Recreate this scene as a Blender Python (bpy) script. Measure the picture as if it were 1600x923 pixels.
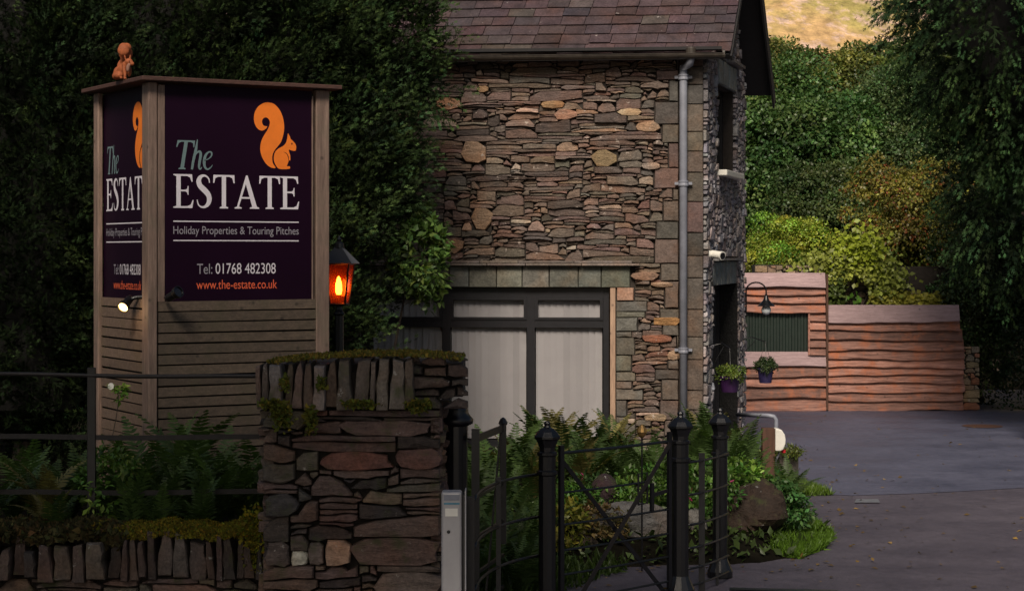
import bpy, math, random
import numpy as np
from mathutils import Vector, Matrix
R = math.radians
scene = bpy.context.scene
for o in list(bpy.data.objects): bpy.data.objects.remove(o)

# ------------------------------------------------------------------ camera, sky, sun, exposure
F, EYE, HZ = 3000.0, 2.85, 394.0           # focal length in photo pixels, eye height, horizon row
cam = bpy.data.cameras.new('camera'); co = bpy.data.objects.new('camera', cam)
scene.collection.objects.link(co); scene.camera = co
co.location = (0, 0, EYE); co.rotation_euler = (R(90), 0, 0)
cam.sensor_width = 36; cam.lens = 36*F/1600; cam.shift_y = -(461.5-HZ)/1600
cam.clip_start = .1; cam.clip_end = 3000
SUN_AZ, SUN_EL = math.atan2(-.17, -.985), R(42)
world = bpy.data.worlds.new('World'); scene.world = world; world.use_nodes = True
wn = world.node_tree; bg = wn.nodes['Background']
sky = wn.nodes.new('ShaderNodeTexSky'); sky.sky_type = 'NISHITA'; sky.sun_disc = False
sky.sun_elevation = SUN_EL; sky.sun_rotation = SUN_AZ % (2*math.pi); sky.air_density = 1.3; sky.dust_density = 3.0
wn.links.new(sky.outputs[0], bg.inputs[0]); bg.inputs[1].default_value = .05
sl = bpy.data.lights.new('sun', 'SUN'); so = bpy.data.objects.new('sun', sl); scene.collection.objects.link(so)
sl.energy = 4.4; sl.angle = R(20); sl.color = (1, .88, .74)
tos = Vector((math.sin(SUN_AZ)*math.cos(SUN_EL), math.cos(SUN_AZ)*math.cos(SUN_EL), math.sin(SUN_EL)))
so.rotation_euler = tos.to_track_quat('Z', 'Y').to_euler(); so.location = (-8, -16, 20)
vs = scene.view_settings; vs.view_transform = 'Standard'; vs.look = 'None'; vs.gamma = 1; vs.use_curve_mapping = False
vs.exposure = 0.0
scene.render.engine = 'CYCLES'; scene.cycles.max_bounces = 6; scene.cycles.transparent_max_bounces = 12

# ------------------------------------------------------------------ helpers
col = scene.collection
rnd = random.Random(11)
def P(u, v, Y): return Vector(((u-800)/F*Y, Y, EYE+(HZ-v)/F*Y))
def XU(u, Y): return (u-800)/F*Y
def ZV(v, Y): return EYE+(HZ-v)/F*Y
def G(u, v):
    Y = F*EYE/(v-HZ); return Vector(((u-800)/F*Y, Y, 0))
WL = {}
def link(o, parent=None, loc=(0, 0, 0)):
    loc = Vector(loc); col.objects.link(o); WL[o] = loc
    if parent is not None: o.parent = parent; o.location = loc-WL[parent]
    else: o.location = loc
    return o
def tag(o, label=None, cat=None, group=None, kind=None):
    if label: o['label'] = label
    if cat: o['category'] = cat
    if group: o['group'] = group
    if kind: o['kind'] = kind
    return o
def thing(name, loc, label, cat, group=None):
    o = bpy.data.objects.new(name, None); o.empty_display_size = .1
    link(o, None, loc); return tag(o, label, cat, group)
def npmesh(name, V, Fc, mat, C=None, smooth=False):
    V = np.asarray(V, float).reshape(-1, 3); me = bpy.data.meshes.new(name)
    if isinstance(Fc, np.ndarray):
        k = Fc.shape[1]; n = len(Fc)
        me.vertices.add(len(V)); me.vertices.foreach_set('co', V.ravel().astype(np.float32))
        me.loops.add(n*k); me.loops.foreach_set('vertex_index', Fc.ravel().astype(np.int32))
        me.polygons.add(n); me.polygons.foreach_set('loop_start', np.arange(0, n*k, k, dtype=np.int32))
        me.update(calc_edges=True)
    else:
        me.from_pydata([tuple(v) for v in V], [], [tuple(f) for f in Fc])
    if C is not None:
        C = np.asarray(C, float)
        if C.ndim == 1: C = np.tile(C, (len(V), 1))
        a = me.attributes.new('Col', 'FLOAT_COLOR', 'POINT')
        a.data.foreach_set('color', np.hstack([C, np.ones((len(C), 1))]).ravel().astype(np.float32))
    if smooth: me.polygons.foreach_set('use_smooth', np.ones(len(me.polygons), dtype=bool))
    if mat: me.materials.append(mat)
    return me
def mk(name, V, Fc, mat, parent=None, C=None, origin=None, smooth=False):
    V = np.asarray(V, float).reshape(-1, 3)
    if origin is None:
        lo, hi = V.min(0), V.max(0); origin = (lo+hi)/2
        if parent is None: origin[2] = lo[2]
    origin = np.array(origin, float)
    me = npmesh(name, V-origin, Fc, mat, C, smooth)
    return link(bpy.data.objects.new(name, me), parent, origin)
class MB:                                   # collects shapes, builds ONE mesh object
    def __init__(s): s.v = []; s.f = []; s.c = []
    def add(s, V, Fc, c=None):
        b = len(s.v); s.v += [tuple(v) for v in V]; s.f += [tuple(i+b for i in f) for f in Fc]
        if c is not None: s.c += [tuple(c)]*len(V)
        return s
    def box(s, c, ex, ey, ez, col_=None):   # centre and three half-extent vectors, slightly chamfered
        c = Vector(c); ex, ey, ez = Vector(ex), Vector(ey), Vector(ez); V = []
        for i in (-1, 1):
            for j in (-1, 1):
                for k in (-1, 1): V.append(c+ex*i+ey*j+ez*k)
        return s.add(V, [(0, 1, 3, 2), (4, 6, 7, 5), (0, 4, 5, 1), (2, 3, 7, 6), (0, 2, 6, 4), (1, 5, 7, 3)], col_)
    def tube(s, pts, r, n=8, col_=None, cap=True):
        pts = [Vector(p) for p in pts]; rs = r if isinstance(r, (list, tuple)) else [r]*len(pts)
        V = []; prev = None
        for i, p in enumerate(pts):
            t = (pts[min(i+1, len(pts)-1)]-pts[max(i-1, 0)]).normalized()
            if prev is None:
                a = t.orthogonal().normalized()
            else:
                a = prev-t*prev.dot(t); a = a.normalized() if a.length > 1e-6 else t.orthogonal().normalized()
            prev = a; b = t.cross(a)
            for k in range(n):
                th = 2*math.pi*k/n; V.append(p+(a*math.cos(th)+b*math.sin(th))*rs[i])
        Fc = []
        for i in range(len(pts)-1):
            for k in range(n):
                k2 = (k+1) % n; Fc.append((i*n+k, i*n+k2, (i+1)*n+k2, (i+1)*n+k))
        if cap: Fc += [tuple(range(n-1, -1, -1)), tuple((len(pts)-1)*n+k for k in range(n))]
        return s.add(V, Fc, col_)
    def bar(s, p0, p1, w, h, up=(0, 0, 1), col_=None):
        p0, p1 = Vector(p0), Vector(p1); d = (p1-p0); L = d.length; d.normalize()
        up = Vector(up); sd = d.cross(up)
        if sd.length < 1e-4: sd = d.orthogonal()
        sd.normalize(); up = sd.cross(d)
        return s.box((p0+p1)/2, d*L/2, sd*w/2, up*h/2, col_)
    def lathe(s, c, prof, n=16, axis=(0, 0, 1), col_=None, rot=0):
        c = Vector(c); ax = Vector(axis).normalized()
        a = Vector((1, 0, 0)) if abs(ax.x) < .9 else Vector((0, 1, 0)); a = (a-ax*a.dot(ax)).normalized(); b = ax.cross(a)
        V = []; Fc = []
        for r, z in prof:
            for k in range(n):
                th = 2*math.pi*k/n+rot; V.append(c+ax*z+(a*math.cos(th)+b*math.sin(th))*max(r, 1e-4))
        for i in range(len(prof)-1):
            for k in range(n):
                k2 = (k+1) % n; Fc.append((i*n+k, i*n+k2, (i+1)*n+k2, (i+1)*n+k))
        Fc += [tuple(range(n-1, -1, -1)), tuple((len(prof)-1)*n+k for k in range(n))]
        return s.add(V, Fc, col_)
    def build(s, name, mat, parent=None, origin=None, smooth=False):
        return mk(name, s.v, s.f, mat, parent, np.array(s.c) if len(s.c) == len(s.v) and s.c else None, origin, smooth)
def bevel(o, w=.006, seg=1):
    m = o.modifiers.new('bevel', 'BEVEL'); m.width = w; m.segments = seg; m.limit_method = 'ANGLE'; return o

# ------------------------------------------------------------------ materials
def newmat(name):
    m = bpy.data.materials.new(name); m.use_nodes = True; nt = m.node_tree
    return m, nt, nt.nodes['Principled BSDF']
def N(nt, t, **kw):
    n = nt.nodes.new(t)
    for k, v in kw.items():
        if k.startswith('i_'): n.inputs[k[2:].replace('_', ' ')].default_value = v
        else: setattr(n, k, v)
    return n
def coords(nt, scale=(1, 1, 1), kind='Object'):
    tc = N(nt, 'ShaderNodeTexCoord'); mp = N(nt, 'ShaderNodeMapping'); mp.inputs['Scale'].default_value = scale
    if kind == 'World':
        g = N(nt, 'ShaderNodeNewGeometry'); nt.links.new(g.outputs['Position'], mp.inputs[0])
    else: nt.links.new(tc.outputs[kind], mp.inputs[0])
    return mp.outputs[0]
def noise(nt, vec, scale, detail=5, rough=.55):
    n = N(nt, 'ShaderNodeTexNoise'); n.inputs['Scale'].default_value = scale; n.inputs['Detail'].default_value = detail
    n.inputs['Roughness'].default_value = rough; nt.links.new(vec, n.inputs['Vector']); return n.outputs['Fac']
def ramp(nt, fac, stops):
    r = N(nt, 'ShaderNodeValToRGB'); e = r.color_ramp.elements
    while len(e) < len(stops): e.new(.5)
    for el, (p, c) in zip(e, stops):
        el.position = p; el.color = (*c, 1) if isinstance(c, (tuple, list)) else (c, c, c, 1)
    nt.links.new(fac, r.inputs[0]); return r.outputs[0]
def mix(nt, a, b, fac, mode='MIX'):
    m = N(nt, 'ShaderNodeMix', data_type='RGBA', blend_type=mode)
    for sock, val in ((m.inputs[6], a), (m.inputs[7], b), (m.inputs[0], fac)):
        if hasattr(val, 'type'): nt.links.new(val, sock)
        elif isinstance(val, (int, float)): sock.default_value = val
        else: sock.default_value = (*val, 1)
    return m.outputs[2]
def bump(nt, bs, h, strength=.5, dist=.01):
    b = N(nt, 'ShaderNodeBump'); b.inputs['Strength'].default_value = strength; b.inputs['Distance'].default_value = dist
    nt.links.new(h, b.inputs['Height']); nt.links.new(b.outputs[0], bs.inputs['Normal'])
def attr(nt):
    a = N(nt, 'ShaderNodeAttribute'); a.attribute_name = 'Col'; return a.outputs['Color']
def stone_mat(name, lichen=.0, lichcol=(.55, .5, .44), strat=5, moss=False, rough=.8, bstr=.8):
    m, nt, bs = newmat(name); w = coords(nt, (1, 1, strat), 'World'); w1 = coords(nt, (1, 1, 1), 'World')
    n1 = noise(nt, w, 6, 6, .65); n2 = noise(nt, w1, 40, 4, .6); n3 = noise(nt, w, 26, 5, .6)
    c = mix(nt, attr(nt), ramp(nt, n1, [(.25, .55), (.75, 1.35)]), 1, 'MULTIPLY')
    c = mix(nt, c, ramp(nt, n2, [(.3, .7), (.7, 1.25)]), 1, 'MULTIPLY')
    wn_ = noise(nt, w1, 3.1, 2, .5)
    c = mix(nt, c, mix(nt, c, (1.15, .93, .78), 1, 'MULTIPLY'), ramp(nt, wn_, [(.45, 0), (.68, .8)]))
    if lichen > 0:
        l = noise(nt, w1, 9, 7, .72); lf = ramp(nt, l, [(.67-lichen, 0), (.70-lichen, 1)])
        c = mix(nt, c, lichcol, mix(nt, lf, ramp(nt, n2, [(.35, .2), (.6, .95)]), 1, 'MULTIPLY'))
    if moss:
        l = noise(nt, w1, 5, 6, .7); c = mix(nt, c, (.05, .06, .018), ramp(nt, l, [(.54, 0), (.66, .75)]))
    nt.links.new(c, bs.inputs['Base Color']); bs.inputs['Roughness'].default_value = rough
    bs.inputs['Specular IOR Level'].default_value = .3
    bump(nt, bs, mix(nt, mix(nt, n3, n2, .4), n1, .45), bstr, .055); return m
def wood_mat(name, a, b, axis='x', rough=.7, scale=1.0, stain=None, knots=True, rnd_amt=.35):
    m, nt, bs = newmat(name)
    st = {'x': (1.2, 14, 14), 'z': (14, 14, 1.2)}[axis]
    oi = N(nt, 'ShaderNodeObjectInfo')
    v = coords(nt, tuple(s*scale for s in st), 'Object')
    off = N(nt, 'ShaderNodeVectorMath', operation='ADD'); sc_ = N(nt, 'ShaderNodeVectorMath', operation='SCALE')
    cm = N(nt, 'ShaderNodeCombineXYZ')
    for k in range(3): nt.links.new(oi.outputs['Random'], cm.inputs[k])
    nt.links.new(cm.outputs[0], sc_.inputs[0]); sc_.inputs[3].default_value = 37
    nt.links.new(v, off.inputs[0]); nt.links.new(sc_.outputs[0], off.inputs[1]); v = off.outputs[0]
    n1 = noise(nt, v, 2.2, 6, .6); n2 = noise(nt, v, 7, 5, .7)
    c = ramp(nt, n1, [(.28, a), (.72, b)])
    c = mix(nt, c, ramp(nt, n2, [(.3, .72), (.7, 1.2)]), 1, 'MULTIPLY')
    rr = ramp(nt, oi.outputs['Random'], [(0, 1-rnd_amt), (1, 1+rnd_amt*.7)])
    c = mix(nt, c, rr, 1, 'MULTIPLY')
    wv = coords(nt, (1, 1, 1), 'World')
    if knots:
        vo = N(nt, 'ShaderNodeTexVoronoi'); vo.inputs['Scale'].default_value = 5.5; nt.links.new(wv, vo.inputs['Vector'])
        k = ramp(nt, vo.outputs['Distance'], [(.05, .45), (.13, 1)]); c = mix(nt, c, k, 1, 'MULTIPLY')
    if stain:
        s = noise(nt, wv, 3.5, 6, .65); c = mix(nt, c, stain, ramp(nt, s, [(.5, 0), (.7, .75)]))
    nt.links.new(c, bs.inputs['Base Color']); bs.inputs['Roughness'].default_value = rough
    bump(nt, bs, n2, .5, .006); return m
def leaf_mat(name, rough=.5, trans=.25, tint=(1, 1, 1)):
    m, nt, bs = newmat(name); a = attr(nt); c = mix(nt, a, tint, 1, 'MULTIPLY')
    nt.links.new(c, bs.inputs['Base Color']); bs.inputs['Roughness'].default_value = rough
    bs.inputs['Specular IOR Level'].default_value = .35
    t = N(nt, 'ShaderNodeBsdfTranslucent'); nt.links.new(mix(nt, c, (1.1, 1.25, .5), 1, 'MULTIPLY'), t.inputs[0])
    ms = N(nt, 'ShaderNodeMixShader'); ms.inputs[0].default_value = trans
    nt.links.new(bs.outputs[0], ms.inputs[1]); nt.links.new(t.outputs[0], ms.inputs[2])
    nt.links.new(ms.outputs[0], nt.nodes['Material Output'].inputs[0]); return m
def plain(name, c, rough=.5, metal=0, spec=.5, var=.25, vs_=12, b=.15, coat=0):
    m, nt, bs = newmat(name); v = coords(nt, (1, 1, 1), 'World'); n = noise(nt, v, vs_, 5, .6)
    nt.links.new(mix(nt, c, ramp(nt, n, [(.3, 1-var), (.7, 1+var)]), 1, 'MULTIPLY'), bs.inputs['Base Color'])
    bs.inputs['Roughness'].default_value = rough; bs.inputs['Metallic'].default_value = metal
    bs.inputs['Specular IOR Level'].default_value = spec
    if b: bump(nt, bs, noise(nt, v, vs_*6, 4), b, .004)
    return m
def emit(name, c, s):
    m, nt, bs = newmat(name); bs.inputs['Base Color'].default_value = (*c, 1)
    bs.inputs['Emission Color'].default_value = (*c, 1); bs.inputs['Emission Strength'].default_value = s; return m
def glass_mat(name, tint=(1, 1, 1), refl=.06, rough=.03):
    m, nt, bs = newmat(name)
    tr = N(nt, 'ShaderNodeBsdfTransparent'); tr.inputs[0].default_value = (*tint, 1)
    gl = N(nt, 'ShaderNodeBsdfGlossy'); gl.inputs['Roughness'].default_value = rough
    lw_ = N(nt, 'ShaderNodeLayerWeight'); lw_.inputs[0].default_value = .5
    pw = N(nt, 'ShaderNodeMath', operation='POWER'); nt.links.new(lw_.outputs['Facing'], pw.inputs[0]); pw.inputs[1].default_value = 5
    ad = N(nt, 'ShaderNodeMath', operation='MULTIPLY_ADD'); nt.links.new(pw.outputs[0], ad.inputs[0]); ad.inputs[1].default_value = .9; ad.inputs[2].default_value = .04
    ms = N(nt, 'ShaderNodeMixShader'); nt.links.new(ad.outputs[0], ms.inputs[0])
    nt.links.new(tr.outputs[0], ms.inputs[1]); nt.links.new(gl.outputs[0], ms.inputs[2])
    nt.links.new(ms.outputs[0], nt.nodes['Material Output'].inputs[0]); return m
M = {}
M['house_stone'] = stone_mat('house_stone', .05, (.50, .42, .36))
M['gable_stone'] = stone_mat('gable_stone', .06, (.5, .48, .46), strat=1, bstr=1)
M['pier_stone'] = stone_mat('pier_stone', .02, (.42, .38, .33), strat=4, moss=True)
M['cope_stone'] = stone_mat('cope_stone', .045, (.42, .40, .36), strat=.35, moss=True)
M['slate'] = stone_mat('slate', .0, strat=1, rough=.6, bstr=.35)
M['roof_slate'] = stone_mat('roof_slate', .02, (.36, .32, .3), strat=1, rough=.55, bstr=.4)
M['rock'] = stone_mat('rock', .03, (.3, .3, .28), strat=1.5, moss=True)
M['mortar'] = plain('mortar', (.028, .022, .018), .95, var=.4, vs_=20)
M['black_iron'] = plain('black_iron', (.006, .006, .0075), .32, var=.3, vs_=30, b=.25)
M['rust_iron'] = plain('rust_iron', (.012, .009, .0085), .6, var=.5, vs_=20, b=.3)
M['black_frame'] = plain('black_frame', (.010, .010, .013), .4)
M['dark_board'] = plain('dark_board', (.012, .011, .012), .8)
M['gutter'] = plain('gutter', (.035, .028, .022), .45, var=.6, vs_=6)
M['pipe'] = plain('pipe', (.20, .21, .25), .45, var=.2, vs_=5)
M['galv'] = plain('galv', (.24, .25, .28), .4, metal=.5)
M['silver'] = plain('silver', (.36, .35, .36), .45, metal=.25, var=.12, vs_=4)
M['white_plastic'] = plain('white_plastic', (.70, .68, .62), .4, var=.06)
M['blue_print'] = plain('blue_print', (.06, .2, .28), .5)
M['blind'] = plain('blind', (.41, .375, .385), .8, var=.05, vs_=3)
_nt = M['blind'].node_tree; _oi = N(_nt, 'ShaderNodeObjectInfo'); _b = _nt.nodes['Principled BSDF'].inputs['Base Color']; _s = _b.links[0].from_socket; _nt.links.new(mix(_nt, _s, ramp(_nt, _oi.outputs['Random'], [(0, .86), (1, 1.07)]), 1, 'MULTIPLY'), _b)
M['reveal_wood'] = wood_mat('reveal_wood', (.30, .19, .13), (.42, .28, .19), 'z')
M['glass'] = glass_mat('glass', (.94, .95, .95))
M['clear_glass'] = plain('clear_glass', (.55, .58, .60), .15, spec=.6, var=.05, b=0)
M['glow_glass'] = glass_mat('glow_glass', (1, .30, .07))  # glow of the flame put into the tint of the panes
_nt = M['glow_glass'].node_tree; _t = N(_nt, 'ShaderNodeBsdfTranslucent'); _t.inputs[0].default_value = (1, .10, .01, 1); _ms = N(_nt, 'ShaderNodeMixShader'); _ms.inputs[0].default_value = .09
_o = _nt.nodes['Material Output'].inputs[0]; _src = _o.links[0].from_socket; _nt.links.new(_src, _ms.inputs[1]); _nt.links.new(_t.outputs[0], _ms.inputs[2]); _nt.links.new(_ms.outputs[0], _o)
M['dark_glass'] = plain('dark_glass', (.010, .010, .012), .12, spec=.6, var=0, b=0)
M['panel'] = plain('panel', (.0100, .0012, .0098), .55, spec=.12, var=.12, vs_=2, b=.02)
M['pr_white'] = plain('pr_white', (.70, .66, .72), .6, var=.05, b=0)
M['pr_grey'] = plain('pr_grey', (.30, .28, .32), .6, var=.05, b=0)
M['pr_teal'] = plain('pr_teal', (.14, .21, .22), .6, var=.05, b=0)
M['pr_orange'] = plain('pr_orange', (.85, .20, .015), .6, var=.06, b=0)
M['pr_red'] = plain('pr_red', (.80, .13, .05), .6, var=.05, b=0)
M['post_wood'] = wood_mat('post_wood', (.13, .085, .068), (.27, .185, .145), 'z', stain=(.15, .12, .085), rnd_amt=.2)
M['slat_wood'] = wood_mat('slat_wood', (.13, .095, .068), (.235, .17, .12), 'x', stain=(.12, .115, .06))
M['roof_board'] = wood_mat('roof_board', (.05, .022, .016), (.09, .04, .03), 'x')
M['red_board'] = wood_mat('red_board', (.11, .042, .028), (.44, .215, .16), 'x', stain=(.44, .12, .034), rnd_amt=.5)
M['grey_board'] = wood_mat('grey_board', (.27, .18, .185), (.40, .28, .285), 'x', rnd_amt=.15)
M['brown_post'] = wood_mat('brown_post', (.055, .022, .012), (.09, .04, .022), 'z')
M['bark'] = plain('bark', (.045, .033, .025), .95, var=.5, vs_=10, b=.8)
M['purple_pot'] = plain('purple_pot', (.030, .009, .046), .4, var=.1)
M['navy_pot'] = plain('navy_pot', (.022, .016, .06), .4, var=.1)
M['squirrel'] = plain('squirrel', (.30, .078, .022), .75, var=.3, vs_=30, b=.5)
M['squirrel_belly'] = plain('squirrel_belly', (.26, .13, .09), .8, var=.2, vs_=40)
M['brass'] = plain('brass', (.42, .25, .09), .35, metal=.8)
M['green_sheet'] = plain('green_sheet', (.012, .022, .016), .5, var=.2)
M['red_plastic'] = plain('red_plastic', (.6, .02, .03), .4, var=.05)
M['conifer'] = leaf_mat('conifer', .7, .04, (.75, .75, .72))
M['conifer'].node_tree.nodes['Principled BSDF'].inputs['Specular IOR Level'].default_value = .12
M['shaded_twigs'] = plain('shaded_twigs', (.0035, .0032, .0025), .95, var=.5, vs_=12, b=1)  # near-black crown core: dead twigs with the inner shade put into the colour
M['leaf'] = leaf_mat('leaf', .42, .28)
M['fern'] = leaf_mat('fern', .5, .3)
M['moss'] = leaf_mat('moss', .9, .2)
M['flame'] = emit('flame', (1, .50, .12), 30)
M['spot_bulb'] = emit('spot_bulb', (1, .60, .20), 9)
def tarmac(name, c, c2, r0=.5, r1=.75):
    m, nt, bs = newmat(name); v = coords(nt, (1, 1, 1), 'World'); v2 = coords(nt, (.9, 1.2, 1), 'World')
    a = noise(nt, v2, .9, 6, .6); b = noise(nt, v, 90, 3, .6); d = noise(nt, v, 7, 6, .7)
    k = ramp(nt, a, [(.3, c), (.7, c2)]); k = mix(nt, k, ramp(nt, b, [(.3, .6), (.7, 1.5)]), 1, 'MULTIPLY')
    k = mix(nt, k, ramp(nt, d, [(.35, .84), (.65, 1.12)]), 1, 'MULTIPLY')
    nt.links.new(k, bs.inputs['Base Color'])
    nt.links.new(ramp(nt, a, [(.35, r0), (.65, r1)]), bs.inputs['Roughness'])
    bump(nt, bs, b, .7, .006); return m
M['tarmac_old'] = tarmac('tarmac_old', (.054, .047, .062), (.080, .069, .088))
M['tarmac_new'] = tarmac('tarmac_new', (.058, .061, .094), (.088, .090, .132), .38, .6)
M['soil'] = plain('soil', (.009, .008, .0055), .95, spec=.03, var=.6, vs_=3, b=.9)
def hill_mat():
    m, nt, bs = newmat('hill_grass'); v = coords(nt, (1, 1, 1), 'World')
    a = noise(nt, v, .05, 6, .6); b = noise(nt, v, .22, 6, .7); d = noise(nt, v, .03, 4, .6)
    c = ramp(nt, a, [(.36, (.24, .22, .06)), (.5, (.42, .32, .11)), (.62, (.52, .33, .15))])  # bright golden tones: the sunlit look is put into the hill's colour
    c = mix(nt, c, (.60, .42, .33), ramp(nt, b, [(.50, 0), (.58, .9)])); e_ = noise(nt, v, .6, 5, .7); c = mix(nt, c, ramp(nt, e_, [(.35, .6), (.65, 1.3)]), 1, 'MULTIPLY')
    c = mix(nt, c, (.16, .11, .10), ramp(nt, d, [(.60, 0), (.66, .7)]))
    nt.links.new(c, bs.inputs['Base Color']); bs.inputs['Roughness'].default_value = .95
    bump(nt, bs, b, .8, 1.2); return m
M['hill'] = hill_mat()

# ------------------------------------------------------------------ foliage tools
nrg = np.random.default_rng(5)
def unit(a): return a/np.maximum(np.linalg.norm(a, axis=-1, keepdims=True), 1e-9)
def scatter(tv, tf, pos, d, up, size, colr):
    """copies of a little template (x along d, y sideways, z along up) merged into arrays"""
    d = unit(d); s = unit(np.cross(up, d)); z = np.cross(d, s); n = len(pos); k = len(tv)
    size = np.asarray(size); size = size[:, None] if size.ndim == 1 else size
    if size.shape[1] == 1: size = np.repeat(size, 3, 1)
    V = pos[:, None, :]+(tv[None, :, 0:1]*size[:, None, 0:1])*d[:, None, :]+(tv[None, :, 1:2]*size[:, None, 1:2])*s[:, None, :]+(tv[None, :, 2:3]*size[:, None, 2:3])*z[:, None, :]
    Fc = (np.arange(n)*k)[:, None, None]+tf[None]
    return V.reshape(-1, 3), Fc.reshape(-1, 3), np.repeat(colr, k, 0)
def join(parts):
    V = []; Fc = []; C = []; b = 0
    for v, f, c in parts: V.append(v); Fc.append(f+b); C.append(c); b += len(v)
    return np.vstack(V), np.vstack(Fc), np.vstack(C)
LEAF_V = np.array([(0, 0, 0), (.45, .26, .07), (.5, 0, .0), (.45, -.26, .07), (1, 0, -.06)], float)
LEAF_F = np.array([(0, 2, 1), (0, 3, 2), (1, 2, 4), (2, 3, 4)])
KITE_V = np.array([(0, 0, 0), (.45, .30, .06), (.45, -.30, .06), (1, 0, -.08)], float); KITE_F = np.array([(0, 2, 1), (1, 2, 3)])
def spray_template():
    V = []; Fc = []
    def finger(x, y, ang, L, w):
        b = len(V); c, s = math.cos(ang), math.sin(ang)
        for (a, o, z) in ((0, 0, 0), (L*.5, w, .03), (L*.5, -w, .03), (L, 0, -.04)):
            V.append((x+c*a-s*o, y+s*a+c*o, z+.03*math.sin(3*x)))
        Fc.extend([(b, b+2, b+1), (b+1, b+2, b+3)])
    finger(0, 0, 0, 1, .06)
    for x, L, a in ((.14, .52, .6), (.30, .50, -.6), (.52, .36, .55)): finger(x, 0, a, L, .06)
    return np.array(V), np.array(Fc)
SPRAY_V, SPRAY_F = spray_template()
SPRAYS_V = np.array([(0, .05, 0), (0, -.05, 0), (.5, .30, .03), (.5, -.30, .03), (1, .07, -.04), (.62, 0, 0), (.85, -.22, -.05)], float)
def lump(dirs, seed, amp):
    r = np.random.default_rng(seed); o = np.ones(len(dirs))
    for k in range(7):
        w = r.normal(size=3)*(1.5+k*.8); o += amp*np.sin(dirs@w+r.uniform(0, 6.3))/(1+k*.35)
    return o
def conifer_crown(c, rad, n, seed, base, size=.095, droop=.1, shape='ell', plume=.50, amp=.10, zmin=None, taper=.35, per=32, side=None):
    r = np.random.default_rng(seed); c = np.array(c, float); rad = np.array(rad, float)
    m = n*3; d = unit(r.normal(size=(m, 3)))
    if shape == 'col':                      # column: even in height, tapering to the top
        h = r.uniform(-1, 1, m); th = r.uniform(0, 2*np.pi, m)
        k = np.where(h > 0, 1-(1-taper)*h**1.6, 1-.06*h**2)
        d = np.stack([np.cos(th)*k, np.sin(th)*k, h], 1); nd = unit(np.stack([np.cos(th), np.sin(th), .25+0*h], 1))
    else: nd = d.copy()
    if side is not None:                    # fewer plumes on the far side
        keep = (nd@np.array(side, float)) > r.uniform(-1.0, .0, m); d, nd = d[keep], nd[keep]
    d, nd = d[:n], nd[:n]; n = len(d)
    lay = r.uniform(.86, 1.0, n)*lump(unit(d), seed+1, amp)
    nb = max(6, n//11); bc = (d*rad)[r.choice(n, nb, replace=False)]; dm = np.min(np.linalg.norm((d*rad)[:, None]-bc[None], axis=2), 1)
    Rb = .62*math.sqrt(4*rad[0]*rad[2]*3.0/nb)
    lay = lay*(1+(.26-.62*np.clip(dm/Rb, 0, 1)**1.3)*min(1, .75/rad[0]))
    bidx = np.argmin(np.linalg.norm((d*rad)[:, None]-bc[None], axis=2), 1); bdir = unit(d*rad-bc[bidx])
    pc = c+d*rad*lay[:, None]
    if zmin is not None: k = pc[:, 2] > zmin; pc, nd, bdir = pc[k], nd[k], bdir[k]; n = len(pc)
    ax = unit(nd+bdir[:n]*.45+np.array([0, 0, .75-droop*4])+r.normal(size=(n, 3))*.2)
    bright = np.exp(r.normal(0, .30, n)); hue = r.normal(0, .10, n)
    L = plume*r.uniform(.7, 1.25, n)
    t = np.tile(np.linspace(-.15, 1, per), (n, 1))+r.normal(0, .04, (n, per))
    o1 = unit(np.cross(ax, r.normal(size=(n, 3)))); o2 = np.cross(ax, o1)
    ph = r.uniform(0, 6.3, (n, per))
    rv = o1[:, None]*np.cos(ph)[..., None]+o2[:, None]*np.sin(ph)[..., None]
    pos = pc[:, None]+ax[:, None]*(t*L[:, None])[..., None]+rv*.03
    dd = ax[:, None]*.8+rv*(.95*(1.1-t))[..., None]+np.array([0, 0, -droop])
    up = np.cross(dd, rv)+r.normal(size=(n, per, 3))*.5
    sz = size*(1.15-.4*np.clip(t, 0, 1))*r.uniform(.75, 1.25, (n, per))
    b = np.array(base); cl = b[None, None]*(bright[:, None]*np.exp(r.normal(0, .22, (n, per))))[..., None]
    cl *= (.30+1.75*np.clip(t, 0, 1)**2)[..., None]    # new growth, exaggerated: tip highlights and shaded bases put into the colour
    cl[..., 0] *= (1+hue)[:, None]; cl[..., 2] *= (1-hue)[:, None]
    A = scatter(SPRAY_V, SPRAY_F, pos.reshape(-1, 3), dd.reshape(-1, 3), up.reshape(-1, 3), sz.ravel(), cl.reshape(-1, 3))
    # inner, older growth: larger plates that close the crown
    q = n; dq = d[:q] if len(d) >= q else d
    pi = c+dq[:len(pc)]*rad*r.uniform(.62, .86, len(pc))[:, None]
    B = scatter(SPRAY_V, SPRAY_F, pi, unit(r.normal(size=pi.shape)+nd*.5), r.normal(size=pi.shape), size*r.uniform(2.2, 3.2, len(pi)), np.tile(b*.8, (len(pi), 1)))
    return join([A, B])
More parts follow.
